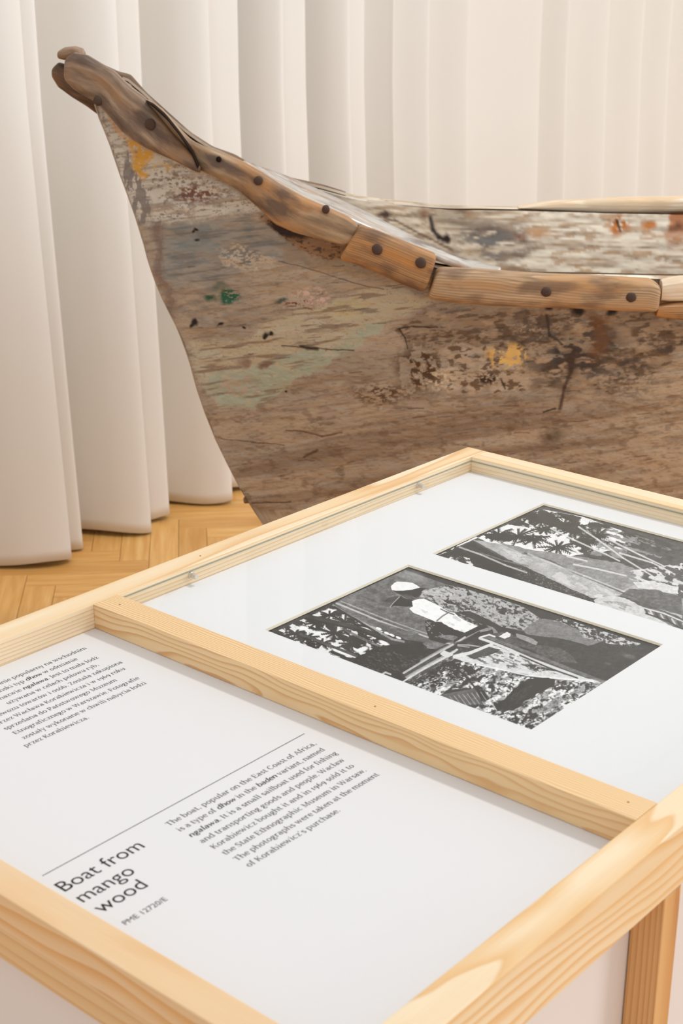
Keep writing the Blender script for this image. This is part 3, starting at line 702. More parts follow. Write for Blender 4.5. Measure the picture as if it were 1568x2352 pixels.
# light flank of the hull and the dark ground under it
S.poly(Q3((280,240),(420,260),(640,310),(860,360),(1100,430),(1300,500),(1500,560),(1568,600),(1568,720),(1200,580),(1020,600),(900,560),(700,450),(480,350)), 182, 1, 1, 20, 9)
S.poly(Q3((420,250),(640,300),(900,340),(1180,380),(1330,440),(1300,500),(1180,560),(1000,470),(820,400),(600,330)), 152, 1, 1, 14, 9)
S.thr(Q3((300,250),(600,330),(900,450),(1180,580),(1000,590),(700,440)), 212, 9, .5, .62, .5, 3, 7, .8)
S.line(Q3((600,320),(760,370),(900,440),(1050,500),(1240,580),(1568,700)), 2.5, 84, .8); S.line(Q3((620,325),(960,460),(1240,570)), 3, 226, .6)
S.poly(Q3((60,350),(280,250),(420,330),(560,400),(700,450),(880,540),(1020,600),(1030,650),(800,580),(560,510),(350,430),(300,400),(250,360)), 62, 1, 1, 22, 5)
S.poly(Q3((60,360),(180,335),(260,350),(300,410),(350,445),(200,410)), 226, 1); S.thr(Q3((80,360),(220,300),(420,420),(350,440),(180,400)), 60, 6, .5, .58, .3, 1.8, 11)
for i, (x, y) in enumerate(((330,370),(420,420),(400,390),(170,320),(480,430))): S.frond(*Q3((x, y))[0], 34, 38, 11, .3*i, 6.5+.3*i, .5, 3.2, 60+i)
S.line(Q3((200,285),(330,330),(480,395),(610,440)), 3, 196, .9); S.line(Q3((330,320),(480,370),(620,400)), 2, 130, .8)
S.thr(Q3((520,400),(700,450),(1020,600),(1000,640),(600,510)), 150, 2.2, .60, .68, .3, 1.5, 17, .8)
# spars, cords
for l_ in (((760,170),(900,240),(1100,330),(1180,370)), ((930,160),(1050,240),(1200,350),(1380,460)), ((860,340),(980,370)), ((1100,230),(1300,330),(1450,400)), ((1180,320),(1380,380),(1500,440)), ((900,390),(1050,420),(1220,460))):
    S.line(Q3(*l_), 3.2, 222, .85, 2.2)
S.thr(Q3((1180,440),(1568,380),(1568,560),(1300,520)), 214, 7, .46, .6, .3, 2.5, 19)
S.poly(Q3((1260,500),(1380,490),(1540,530),(1540,575),(1400,550),(1290,530)), 214, 1, 1, 20, 6)
S.poly(Q3((1240,540),(1400,545),(1560,590),(1568,700),(1400,660),(1300,620),(1180,580)), 104, 1, .9, 20, 6)
# white sack and coiled basket in front
S.poly(Q3((1020,580),(1050,570),(1080,575),(1075,590),(1035,595)), 214, 0)
S.poly(Q3((1025,610),(1060,590),(1140,580),(1220,600),(1320,650),(1440,720),(1500,770),(1400,740),(1230,690),(1120,660),(1050,650),(1030,640)), 206, 1, 1, 16, 8); S.thr(Q3((1060,610),(1200,620),(1400,720),(1200,670)), 150, 6, .52, .62, .4, 3, 23, .7)
S.poly(Q3((1050,650),(1230,690),(1500,770),(1700,850),(1700,900),(1500,800)), 124, 1, 1, 20, 8)
S.poly(Q3((1310,650),(1420,670),(1568,730),(1620,770),(1540,780),(1480,760),(1400,710)), 120, 1)
for k_ in range(9): S.line(Q3((1330+34*k_, 655+14*k_), (1350+34*k_, 690+13*k_)), 3, 208 if k_ % 2 else 60, .9)
S.line(Q3((1320,655),(1450,690),(1568,740)), 2, 214); S.line(Q3((1340,690),(1480,740),(1568,790)), 2, 60)
S.v += 8*(fbm(S.x/2.4, S.y/1.8, 2)-.5)
ph = empty('photograph', tw(-1.04, 1.85, ZP-0.0005))
tag(ph, 'black and white photograph of a long boat drawn up under palm trees', 'photograph')
S.build('print', ph)
lay('paper', P2[0]-.012, P2[1]+.012, P2[2]-.012, P2[3]+.012, ZP-0.0005, ZP-0.0001, M['mat_white'], ph, 0)


# ------------------------------------------------------------------ LETTERING
# a small slab-serif alphabet drawn with strokes: v stem, l line, a arc, s serif, d dot  (em = 1000)
XH, CAP, ASC, DSC = 490, 670, 745, -225
GL = {
'a': (490, [('a',205,140,140,128,60,300),('l',215,268,350,290,42),('v',352,0,330,''),('a',225,335,127,130,0,150),('l',352,20,430,0,60)]),
'b': (540, [('v',110,0,ASC,'t'),('a',280,240,165,235,-120,120)]),
'c': (450, [('a',245,240,170,235,50,310),('l',350,400,362,455,70)]),
'd': (550, [('v',420,0,ASC,'t'),('a',250,240,165,235,60,300),('s',455,0,50)]),
'e': (460, [('a',240,240,165,235,0,320),('l',80,262,405,262,42)]),
'f': (320, [('v',135,0,600,'b'),('a',235,600,100,120,40,180),('s',160,470,110)]),
'g': (490, [('a',225,320,130,145,0,360),('l',150,190,120,90,45),('l',120,80,330,60,70),('a',225,-70,165,120,90,350),('l',320,60,390,-40,50),('l',320,440,440,470,50)]),
'h': (560, [('v',110,0,ASC,'bt'),('a',280,330,160,130,0,150),('v',440,0,330,'b')]),
'i': (290, [('v',145,0,XH,'bt'),('d',140,660,55)]),
'j': (280, [('v',150,-120,XH,'t'),('a',60,-120,90,80,250,360),('d',145,660,55)]),
'k': (540, [('v',110,0,ASC,'bt'),('l',150,210,380,450,50),('l',240,280,420,20,85),('s',400,470,75),('s',450,0,75)]),
'l': (290, [('v',145,0,ASC,'bt')]),
'm': (840, [('v',110,0,XH,'bt'),('a',265,330,145,130,0,150),('v',412,0,330,'b'),('a',565,330,145,130,0,150),('v',712,0,330,'b')]),
'n': (560, [('v',110,0,XH,'bt'),('a',280,330,160,130,0,150),('v',440,0,330,'b')]),
'o': (510, [('a',255,240,178,235,0,360)]),
'p': (550, [('v',115,-215,XH,'bt'),('a',285,240,165,235,-120,120)]),
'q': (540, [('v',420,-215,XH,'b'),('a',250,240,165,235,60,300)]),
'r': (410, [('v',120,0,XH,'bt'),('a',280,300,150,160,60,150),('d',350,425,48)]),
's': (400, [('a',205,360,105,105,40,270),('a',200,120,115,118,-130,90),('l',110,330,300,190,80),('l',85,130,90,40,45),('l',305,430,310,360,45)]),
't': (340, [('v',140,60,590,''),('a',235,95,95,85,180,320),('s',165,465,120)]),
'u': (560, [('v',120,150,XH,'t'),('a',275,155,155,145,180,330),('v',430,0,XH,'t'),('s',470,0,50)]),
'v': (500, [('l',90,460,255,20,85),('l',255,20,410,460,48),('s',90,470,75),('s',415,470,65)]),
'w': (740, [('l',80,460,215,20,85),('l',215,20,365,440,48),('l',355,460,505,20,85),('l',505,20,640,460,48),('s',85,470,75),('s',360,470,70),('s',650,470,60)]),
'x': (490, [('l',90,460,400,20,85),('l',80,20,390,460,45),('s',95,470,70),('s',395,470,60),('s',85,0,60),('s',400,0,75)]),
'y': (500, [('l',90,460,265,30,85),('l',410,460,220,-130,48),('a',150,-130,75,70,200,350),('s',90,470,75),('s',415,470,65)]),
'z': (450, [('l',80,455,390,455,55),('l',370,450,85,30,75),('l',70,22,390,22,55),('l',78,460,78,350,42),('l',392,20,392,120,42)]),
'A': (660, [('l',90,20,320,650,48),('l',330,650,560,20,88),('l',170,225,470,225,45),('s',90,0,85),('s',570,0,95)]),
'B': (590, [('v',140,0,CAP,'bl'),('a',260,510,190,145,-90,90),('a',280,180,205,165,-90,90),('l',140,350,280,350,45),('l',140,650,270,650,45),('l',140,18,280,18,45)]),
'C': (620, [('a',340,335,245,325,48,312),('l',500,560,512,660,45),('l',505,100,515,30,40)]),
'E': (570, [('v',140,0,CAP,'bl'),('l',120,650,480,650,45),('l',120,20,500,20,45),('l',140,345,400,345,42),('l',485,665,485,540,40),('l',505,0,505,140,40),('l',400,420,400,270,40)]),
'F': (540, [('v',140,0,CAP,'bl'),('l',120,650,480,650,45),('l',140,335,400,335,42),('l',485,665,485,530,40),('l',400,410,400,260,40)]),
'I': (320, [('v',160,0,CAP,'bT')]),
'J': (350, [('v',210,60,CAP,'T'),('a',110,60,100,130,240,360)]),
'K': (650, [('v',140,0,CAP,'bT'),('l',180,290,480,640,48),('l',290,400,520,20,88),('s',490,650,85),('s',550,0,90)]),
'M': (850, [('l',160,0,170,650,48),('l',170,650,420,60,85),('l',420,60,670,650,48),('v',690,0,CAP,'bT'),('s',160,0,85),('s',150,650,70)]),
'P': (560, [('v',140,0,CAP,'bl'),('a',270,480,205,175,-90,90),('l',140,650,280,650,45),('l',140,305,280,305,45)]),
'S': (500, [('a',255,505,150,150,45,260),('a',245,170,160,155,-120,90),('l',130,440,370,255,88),('l',80,180,85,30,45),('l',400,640,400,520,42)]),
'T': (580, [('v',290,0,CAP,'b'),('l',60,650,520,650,45),('l',65,665,60,530,42),('l',515,665,520,530,42)]),
'W': (900, [('l',80,640,260,20,88),('l',260,20,445,620,48),('l',435,640,620,20,88),('l',620,20,800,640,48),('s',85,650,85),('s',440,650,80),('s',810,650,75)]),
'Z': (570, [('l',90,648,490,648,50),('l',470,640,90,30,82),('l',80,22,500,22,50),('l',90,660,85,530,42),('l',505,0,505,140,42)]),
'1': (330, [('v',170,0,XH,'b'),('l',90,400,170,470,45)]),
'9': (500, [('a',245,290,145,170,0,360),('a',120,270,272,440,-78,0)]),
'6': (500, [('a',255,205,150,180,0,360),('a',385,235,282,455,102,180)]),
'.': (230, [('d',115,45,58)]),
',': (240, [('d',120,45,58),('l',150,30,95,-120,48)]),
"'": (200, [('l',110,720,90,540,60)]),
' ': (225, []),
'ACUTE': (0, [('l',-30,570,60,690,60)]),
}
def _acc(base, dx, dy=0): return (GL[base][0], GL[base][1]+[('l',dx-30,575+dy,dx+55,700+dy,55)])
GL['ó'] = _acc('o', 260); GL['ź'] = _acc('z', 235); GL['ń'] = _acc('n', 290)
GL['ł'] = (310, GL['l'][1]+[('l',40,290,260,430,48)])
GL['ę'] = (460, GL['e'][1]+[('l',270,10,240,-110,45),('l',240,-110,310,-140,40)])
GL['ż'] = (450, GL['z'][1]+[('d',235,640,50)])
GL['ś'] = _acc('s', 200)

def stroke_text(txt, x, y, em, V, Fc, xs=1.0, z=0.0):
    """adds flat polygons for the text; *word* is set bold and slanted. returns the advance"""
    k = em/1000.0; pen = 0.0; it = False
    def quad(pts, sl):
        b0 = len(V)
        for (px_, py_) in pts: V.append((x+(pen+px_+sl*py_)*k*xs, y+py_*k, z))
        Fc.append(tuple(range(b0, b0+len(pts))))
    for ch in txt:
        if ch == '*': it = not it; continue
        adv, pr = GL[ch]; sl = 0.2 if it else 0.0; bw = 1.35 if it else 1.0
        STEM = 98*bw; TH = 58*bw
        for p in pr:
            if p[0] == 'v':
                _, cx, y0, y1, fl = p
                quad([(cx-STEM/2,y0),(cx+STEM/2,y0),(cx+STEM/2,y1),(cx-STEM/2,y1)], sl)
                if 'b' in fl and not it: quad([(cx-105,y0),(cx+105,y0),(cx+105,y0+36),(cx-105,y0+36)], sl)
                if 't' in fl: quad([(cx-100,y1-55),(cx,y1-36),(cx+STEM/2,y1),(cx-20,y1)], sl)
                if 'T' in fl or 'l' in fl: quad([(cx-100,y1-36),(cx+(100 if 'T' in fl else 0),y1-36),(cx+(100 if 'T' in fl else 0),y1),(cx-100,y1)], sl)
            elif p[0] == 'l':
                _, x0, y0, x1, y1, w = p; w = w*bw; dx, dy = x1-x0, y1-y0; L = math.hypot(dx, dy); nx, ny = -dy/L*w/2, dx/L*w/2
                quad([(x0+nx,y0+ny),(x0-nx,y0-ny),(x1-nx,y1-ny),(x1+nx,y1+ny)], sl)
            elif p[0] == 's':
                if not it: quad([(p[1]-p[3],p[2]-2),(p[1]+p[3],p[2]-2),(p[1]+p[3],p[2]+34),(p[1]-p[3],p[2]+34)], sl)
            elif p[0] == 'd':
                quad([(p[1]+p[3]*math.cos(a*math.pi/4), p[2]+p[3]*math.sin(a*math.pi/4)) for a in range(8)], sl)
            elif p[0] == 'a':
                _, cx, cy, rx, ry, t0, t1 = p; n = max(4, int(abs(t1-t0)/22)); pts = []
                for q in range(n+1):
                    t = math.radians(t0+(t1-t0)*q/n); c, s = math.cos(t), math.sin(t); w = (TH+(STEM-TH+6)*c*c)/2
                    pts.append(((cx+(rx+w)*c, cy+(ry+w)*s), (cx+(rx-w)*c, cy+(ry-w)*s)))
                for q in range(n): quad([pts[q][1], pts[q][0], pts[q+1][0], pts[q+1][1]], sl)
        pen += adv*(0.97 if it else 1.0)
    return pen*k
def text_width(txt, em): return sum(GL[c][0] for c in txt if c != '*')*em/1000.0

def print_mesh(name, V, Fc, z, parent, m=None):
    """V in (b, -a) print coordinates: x = along D2, y = towards -D1"""
    W = [tw(-v[1], v[0], z)-Vector(parent.location) for v in V]
    return link(name, mesh(name, W, Fc), m or M['ink'], parent)

def bpos(px_, py_):
    p = at_z(px_, py_, ZB); return float(p@D1), float(p@D2)
EM = 0.0113
eng = [("The boat, popular on the East Coast of Africa,", (733,1711)), ("is a type of *dhow* in the *baden* variant, named", (755,1723)),
       ("*ngalawa.* It is a small sailboat used for fishing", (787,1733)), ("and transporting goods and people. Wacław", (797,1748)),
       ("Korabiewicz bought it and in 1969 sold it to", (820,1762)), ("the State Ethnographic Museum in Warsaw.", (850,1773)),
       ("The photographs were taken at the moment", (880,1783)), ("of Korabiewicz's purchase.", (783,1862))]
V = []; Fc = []
for i, (t, e) in enumerate(eng):
    a = -1.0040+i*(0.1155/7); b0 = 0.9120; b1 = bpos(*e)[1]
    w = text_width(t, EM)
    stroke_text(t, b0, -a, EM, V, Fc, xs=(b1-b0)/w)
print_mesh('paragraph', V, Fc, ZB+0.00012, board)
pol = [("powszechnie popularny na wschodnim", (202,1490)), ("afrykański typ *dhow* w odmianie", (181,1514)), ("nazwie *ngalawa.* Jest to mała łódź", (231,1511)),
       ("używana w celach połowu ryb,", (226,1527)), ("przewozu towarów i osób. Została zakupiona", (288,1524)), ("przez Wacława Korabiewicza i w 1969 roku", (291,1537)),
       ("sprzedana do Państwowego Muzeum", (271,1563)), ("Etnograficznego w Warszawie. Fotografie", (321,1558)),
       ("zostały wykonane w chwili nabycia łodzi", (341,1571)), ("przez Korabiewicza.", (206,1649))]
V = []; Fc = []
for i, (t, e) in enumerate(pol):
    a = -1.2500-(9-i)*0.01685; b1 = bpos(*e)[1]; w = text_width(t, EM)*0.985
    stroke_text(t, b1-w, -a, EM, V, Fc, xs=0.985)
print_mesh('paragraph', V, Fc, ZB+0.00012, board)
l0 = bpos(97, 2012); l1 = bpos(699, 1685)
print_mesh('rule_line', [(l0[1],-l0[0]-.0005),(l1[1],-l1[0]-.0005),(l1[1],-l1[0]+.0005),(l0[1],-l0[0]+.0005)], [(0,1,2,3)], ZB+0.00012, board)

def font_mesh(name, body, b0, a, width, z, parent, k=None):
    cu = bpy.data.curves.new(name, 'FONT'); cu.body = body; cu.size = 1.0; cu.resolution_u = 4
    ob = bpy.data.objects.new(name, cu); C.objects.link(ob)
    bpy.context.view_layer.update()
    me = bpy.data.meshes.new_from_object(ob.evaluated_get(bpy.context.evaluated_depsgraph_get()))
    bpy.data.objects.remove(ob, do_unlink=True); bpy.data.curves.remove(cu)
    xs_ = [v.co.x for v in me.vertices]; x0 = min(xs_)
    if k is None: k = width/(max(xs_)-x0)
    for v in me.vertices:
        v.co = tw(a-v.co.y*k, b0+(v.co.x-x0)*k, z)-Vector(parent.location)
    me.name = name; me.materials.clear()
    link(name, me, M['ink'], parent); return k
kk = font_mesh('heading', 'Boat from', 0.7650, -0.9935, 0.1045, ZB+0.00012, board)
font_mesh('heading', 'mango', 0.7650, -0.9665, None, ZB+0.00012, board, kk)
font_mesh('heading', 'wood', 0.7650, -0.9400, None, ZB+0.00012, board, kk)
font_mesh('inventory_number', 'PME 12720/E', 0.7675, -0.9090, 0.0535, ZB+0.00012, board)


# ------------------------------------------------------------------ BOAT
BY0 = 3.30; BSL = 0.13
def Yc(X): return BY0+(X+0.55)*BSL
XEND = 2.75
def on_centre(px, py):
    r = ray(px, py); t = (BY0+0.55*BSL)/(r[1]-BSL*r[0])
    return np.array([r[0]*t, r[1]*t, CAM_Z+r[2]*t])
def fB(D):
    D = np.maximum(D, 0)
    return 0.305*(1-np.exp(-(D/0.52)**1.15))
X_TIP = on_centre(226, 240)[0]
def halfbeam(X):
    X = np.asarray(X, float)
    stern = np.clip((X-1.7)/(XEND-1.7), 0, 1)
    return (0.018+fB(X-X_TIP))*(1-stern**2.2)+0.01
def surf_pt(px, py, side, off=0.0):
    """point seen at (px,py) on the vertical gunwale surface of a side (-1 near, +1 far), moved outward by off"""
    Y = 3.2
    for _ in range(12):
        X = at(px, py, Y)[0]
        Y = float(Yc(X)+side*(halfbeam(X)+off))
    return at(px, py, Y)
# gunwale lines
gn_px = [(226,225),(262,235),(331,262),(395,305),(463,385),(560,415),(640,450),(700,480),(800,530),(870,570),(950,600),(1003,618),(1100,630),(1200,636),(1350,638),(1568,642)]
gn = np.array([surf_pt(x, y, -1) for x, y in gn_px])
gf_px = [(232,172),(262,166),(299,178),(335,217),(386,263),(437,309),(488,342),(539,360),(590,391),(657,411),(743,429),(794,445),(819,451),(921,463),(1023,473),(1191,476),(1380,482),(1568,486)]
gf = np.array([surf_pt(x, y, +1) for x, y in gf_px])
def ext(g, zend, zmid):
    g = g[np.argsort(g[:, 0])]
    xs_ = np.concatenate([g[:, 0], [1.2, 1.8, 2.3, XEND+0.1]]); zs_ = np.concatenate([g[:, 2], [zmid, zmid+0.03, zmid+0.15, zend]])
    return xs_, zs_
gnx, gnz = ext(gn, 1.5, float(gn[-1, 2])+0.005); gfx, gfz = ext(gf, 1.5, float(gf[-1, 2])+0.01)
def smooth_interp(x, xs_, zs_):
    s = 0
    for d, w in ((-0.03, .25), (0, .5), (0.03, .25)): s = s+w*np.interp(x+d, xs_, zs_)
    return s
zgn = lambda x: smooth_interp(x, gnx, gnz)
zgf = lambda x: smooth_interp(x, gfx, gfz)
# stem profile
stem_px = [(222,240),(232,270),(245,300),(262,345),(280,400),(299,450),(318,505),(335,560),(345,600),(362,650),(384,700),(410,750),(426,790),(440,830),(455,888),(476,950),(500,1010),(530,1072),(560,1130),(600,1192)]
stem = np.array([on_centre(x, y) for x, y in stem_px])
ZK = 0.20
low = stem[-1]
stem = np.vstack([stem, [[low[0]+0.05, 0, low[2]-0.08], [low[0]+0.13, 0, low[2]-0.16], [low[0]+0.26, 0, ZK]]])
stz = stem[::-1, 2]; stx = stem[::-1, 0]
def level_grid(ws, ts, side, zg, inset=0.0, zmin=None):
    """hull surface on one side; ws levels keel->gunwale, ts 0..1 along"""
    P = np.zeros((len(ts), len(ws), 3))
    ztip = float(stem[0, 2])
    for j, w in enumerate(ws):
        zs_ = ZK+(ztip-ZK)*w; Xs = np.interp(zs_, stz, stx)
        X = Xs+(XEND-Xs)*ts; D = X-Xs
        zt = ZK+(zg(X)-ZK)*w
        zt0 = ZK+(zg(np.array([Xs]))[0]-ZK)*w
        z = zt+(zs_-zt0)*np.exp(-(D/0.33))
        g = (w**0.42)*0.80+0.20*w
        stern = np.clip((X-1.7)/(XEND-1.7), 0, 1)
        Bw = fB(D+ (0.0))*g
        b = (0.012+Bw)*(1-stern**2.2)*1.0+0.006
        if w >= 0.999: b = halfbeam(X)*1.0-0.004
        b = np.maximum(b-inset, 0.0)
        z = z+inset*(1-w)
        P[:, j, 0] = X; P[:, j, 1] = Yc(X)+side*b; P[:, j, 2] = z
    return P

def hull_paint(px, py):
    """weathered wood and flaking paint of the near bow, laid out on the hull side"""
    wx = px+14*(fbm(px/30, py/30)-0.5)*2; wy = py+14*(fbm(px/30+50, py/30)-0.5)*2
    fine = fbm(px/7, py/4+0.012*px, 4); mid = fbm(px/26+7, py/12, 4); big = fbm(px/110+3, py/70, 3)
    ang = py+0.10*(px-600)                         # grain runs slightly uphill to the right
    streak = fbm(px/70, (py+0.12*px)/7+20, 4)
    band = fbm(px/420+5, (py+0.16*px)/26+9, 3)
    H = px.shape
    col = np.zeros(H+(3,)); base = np.array(s2l((158,138,116)))
    col[:] = base
    def mixin(mask, c, amt=1.0):
        nonlocal col
        c = np.array(s2l(c)) if max(c) > 1 else np.array(c)
        m_ = np.clip(mask*amt, 0, 1)[..., None]; col = col*(1-m_)+c*m_
    def ell(cx, cy, rx, ry, warp=1.0): return np.clip(1.15-np.hypot(((wx if warp else px)-cx)/rx, ((wy if warp else py)-cy)/ry), 0, 1)
    jx = 6*(fbm(px/5, py/5, 2)-0.5); jy = 6*(fbm(px/5+31, py/5, 2)-0.5)
    def poly(pts, r_=5.0):
        s_ = 0
        for ox, oy, k_ in ((0, 0, 1), (r_, r_*.6, -1), (-r_, r_*.5, 1), (r_*.4, -r_, -1)): s_ = s_+inpoly(wx+ox+jx*k_, wy+oy+jy*k_, pts).astype(float)
        return s_/4
    mixin(sstep(0.42, 0.70, big), (172,146,118), 0.7)
    mixin(sstep(1250, 1568, px)*sstep(700, 900, py), (188,160,128), 0.7)
    mixin(sstep(0.50, 0.68, band)*sstep(880, 980, py), (122,94,70), 0.55)
    mixin(sstep(0.56, 0.36, band)*sstep(880, 980, py), (178,152,124), 0.35)
    mixin(sstep(0.52, 0.74, streak), (120,97,78), 0.42); mixin(sstep(0.60, 0.72, fbm(px/16, (py+.12*px)/3.0, 3)), (104,82,64), 0.45)
    mixin(sstep(0.60, 0.40, streak)*sstep(0.3, .6, big), (176,156,132), 0.22)
    mixin(sstep(0.60, 0.74, mid)*sstep(760, 960, py), (104,78,58), 0.5)
    # upper bow: pale flaking paint
    top = poly([(215,235),(262,262),(305,322),(355,350),(440,388),(520,425),(600,478),(625,492),(560,492),(450,508),(395,514),(330,520),(300,470)])
    mixin(top, (196,184,166), 0.95)
    mixin(top*sstep(0.54, 0.66, streak), (150,132,114), 0.75); mixin(top*sstep(0.62,0.68,fine), (104,86,72), 0.7)
    mixin(top*sstep(0.56, 0.66, mid), (150,132,114), 0.7)
    mixin(poly([(290,340),(318,345),(340,440),(345,520),(310,520),(270,400)])*sstep(0.46, 0.56, fbm(px/10+9, py/30, 3)), (118,106,98), 0.85)
    mixin(ell(455,445,62,26)*sstep(0.40, 0.52, fine), (112,76,66), 1.6)
    mixin(ell(400,410,60,20)*sstep(0.52, 0.6, fine), (128,108,88), 1.2)
    mixin(poly([(292,312),(318,318),(348,345),(352,362),(332,380),(345,400),(335,412),(312,390),(298,350)])*sstep(0.30, 0.42, fine), (204,146,48), 0.95)
    mixin(poly([(248,262),(264,262),(296,318),(286,318)]), (196,140,86), 0.8)
    mixin(poly([(350,372),(400,384),(396,396),(346,388)])*sstep(.45,.55,fine), (204,160,84), 0.8)
    # blue grey band
    bl = poly([(345,520),(450,512),(560,497),(640,520),(680,560),(720,610),(600,600),(520,640),(440,660),(380,650),(352,585)])
    mixin(bl, (140,131,119), 0.65); mixin(bl*sstep(0.48, 0.66, mid), (116,118,112), 0.6)
    mixin(ell(440,556,80,38), (108,118,116), 0.5); mixin(bl*sstep(0.52, 0.70, streak), (104,98,90), 0.6)
    mixin(poly([(348,520),(372,516),(372,600),(410,735),(398,735),(360,640)]), (120,92,76), 0.7)
    mixin(ell(470,710,120,60)*sstep(0.4, .6, mid), (126,114,102), 0.7)
    mixin(poly([(495,570),(560,556),(600,580),(640,600),(620,625),(570,620),(520,610)])*sstep(0.46, 0.54, fine), (186,164,138), 0.85)
    # brown run-off below the rail
    br = poly([(592,484),(640,500),(700,535),(790,572),(830,600),(780,600),(700,580),(650,552)])
    mixin(br, (132,88,48), 0.75); mixin(br*ell(665,528,75,26), (44,24,14), 2.0); mixin(br*sstep(.55, .65, fine), (52,32,20), 0.8)
    mixin(poly([(640,560),(720,590),(800,605),(900,650),(860,640),(760,620),(660,600)]), (142,116,86), 0.6)
    # pale cream and green paint
    cr = poly([(992,690),(887,745),(830,790),(734,842),(647,893),(586,938),(508,934),(470,890),(446,830),(436,789),(500,782),(565,778),(616,733),(708,705),(785,680),(850,665),(912,660)])
    mixin(cr*sstep(0.28, 0.36, fine), (182,166,136), 0.85)
    gr = poly([(900,735),(830,790),(734,842),(647,893),(586,938),(515,934),(470,890),(500,850),(560,850),(640,820),(740,800),(820,760)])
    mixin(gr*sstep(0.28, 0.40, mid), (156,160,136), 0.75)
    mixin(ell(800,705,60,26), (190,168,118), 0.6)
    mixin(cr*sstep(0.58, 0.68, streak), (128,104,84), 0.8)
    mixin(cr*ell(545,885,50,26)*sstep(0.44, .52, fine), (176,148,124), 1.6)
    mixin(ell(612,838,22,9), (124,98,80), 1.6); mixin(ell(560,835,14,14), (140,114,94), 1.1)
    mixin(ell(715,682,52,26)*sstep(0.50, 0.56, fine), (204,166,146), 1.7)
    mixin(ell(690,700,60,20)*sstep(0.58, 0.64, fine), (108,60,50), 1.2)
    mixin(ell(530,682,26,20)*sstep(0.36, 0.44, fine), (30,84,58), 2.4); mixin(ell(484,684,18,9), (34,76,54), 1.4); mixin(ell(500,658,34,12), (70,88,72), 0.7)
    mixin(ell(652,692,16,7), (70,80,70), 1.2)
    # dark rotten zone under the right-hand rails
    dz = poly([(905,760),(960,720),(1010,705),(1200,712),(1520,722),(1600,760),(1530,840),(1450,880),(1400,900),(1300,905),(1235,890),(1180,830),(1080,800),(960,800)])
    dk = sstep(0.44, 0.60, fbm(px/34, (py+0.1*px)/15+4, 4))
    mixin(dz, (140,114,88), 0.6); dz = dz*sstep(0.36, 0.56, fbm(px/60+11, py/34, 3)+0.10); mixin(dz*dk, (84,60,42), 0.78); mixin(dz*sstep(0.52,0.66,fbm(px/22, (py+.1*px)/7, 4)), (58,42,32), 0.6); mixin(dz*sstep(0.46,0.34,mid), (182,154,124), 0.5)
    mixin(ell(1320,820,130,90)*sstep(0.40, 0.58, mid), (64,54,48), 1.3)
    mixin(ell(1230,760,90,50)*sstep(0.42, 0.6, fine), (88,72,60), 1.0)
    mixin(poly([(1355,718),(1392,718),(1398,780),(1380,830),(1350,820),(1365,770)], 9), (112,72,42), 0.75)
    pal = poly([(990,800),(1060,785),(1130,790),(1180,810),(1230,860),(1200,900),(1100,905),(1010,890),(1000,840)])
    mixin(pal*sstep(.36,.5,mid), (186,160,132), 0.75); mixin(pal*sstep(0.55, 0.62, fbm(px/15+2, py/9, 4)), (92,66,44), 0.85)
    mixin(ell(965,845,60,62)*sstep(0.47, 0.55, fbm(px/12+3, py/12, 3)), (82,56,34), 1.6)
    mixin(ell(1010,870,60,40)*sstep(0.57, 0.62, fine), (204,182,150), 1.3)
    mixin(ell(1165,818,46,32)*sstep(0.44, 0.50, fbm(px/10, py/10, 3)), (218,172,98), 2.0)
    mixin(ell(1120,868,32,16)*sstep(0.48, 0.54, fine), (60,42,28), 1.4)
    mixin(ell(1265,1002,34,22), (84,62,44), 0.9); mixin(ell(1170,972,28,12), (110,82,58), 0.6)
    mixin(ell(880,905,90,34)*sstep(0.48, .58, fine), (92,66,48), 1.2)
    mixin(ell(1440,860,80,60)*sstep(0.5, .6, fine), (92,74,60), 0.9)
    # cracks, runs and holes
    wob1 = fbm(px/15, py/15); wx2 = px+3*(fbm(px/18, py/18+3)-.5); wy2 = py+5*(fbm(px/18+9, py/18)-.5)
    def line(pts, w, c=(42,30,22), amt=0.9):
        xs_ = [p[0] for p in pts]; ys_ = [p[1] for p in pts]; q_ = 12+2*w
        I = np.nonzero((px > min(xs_)-q_) & (px < max(xs_)+q_) & (py > min(ys_)-q_) & (py < max(ys_)+q_))
        w_ = w*(0.6+0.8*wob1[I]); cc_ = np.array(s2l(c))
        for a_, b_ in zip(pts[:-1], pts[1:]):
            d, _ = seg_d(wx2[I], wy2[I], a_, b_); m_ = np.clip(np.clip(1.3-d/w_, 0, 1)*amt, 0, 1)[..., None]; col[I] = col[I]*(1-m_)+cc_*m_
    line([(647,793),(697,797),(760,802),(812,804)], 1.6); line([(690,794),(728,802)], 5)
    line([(657,988),(700,992),(740,1002),(785,993)], 2.2, (96,66,46)); line([(698,1051),(728,1034)], 3.5, (84,58,40))
    line([(507,1008),(580,1016),(652,1023)], 1.2, (84,62,46)); line([(578,1155),(667,1153)], 1.8, (70,50,36))
    line([(915,756),(950,750),(1004,752)], 2.2); line([(915,756),(930,775),(936,800)], 1.8)
    line([(1255,725),(1262,770),(1290,790)], 3.5, (54,42,34)); line([(1318,800),(1312,850),(1296,890),(1285,938)], 5.0, (70,48,36)); mixin(ell(1312,835,22,34), (66,46,36), 1.3)
    line([(1150,870),(1160,893)], 2.2); line([(1248,946),(1275,938)], 2.5)
    line([(640,600),(720,620),(830,655),(880,664)], 1.3, (92,70,52))
    for (cx, cy, r) in ((1329,716,11),(1404,716,9),(1260,704,8),(450,527,4),(444,532,3),(452,555,4),(447,742,6),(440,748,4),(505,746,5),(560,751,4),(610,765,5),(622,764,4),(655,905,2.5)):
        mixin(np.clip(1.5-np.hypot((px-cx+.3*(wx-px))/(r*1.3), (wy-cy)/r), 0, 1), (28,20,15), 1.2)
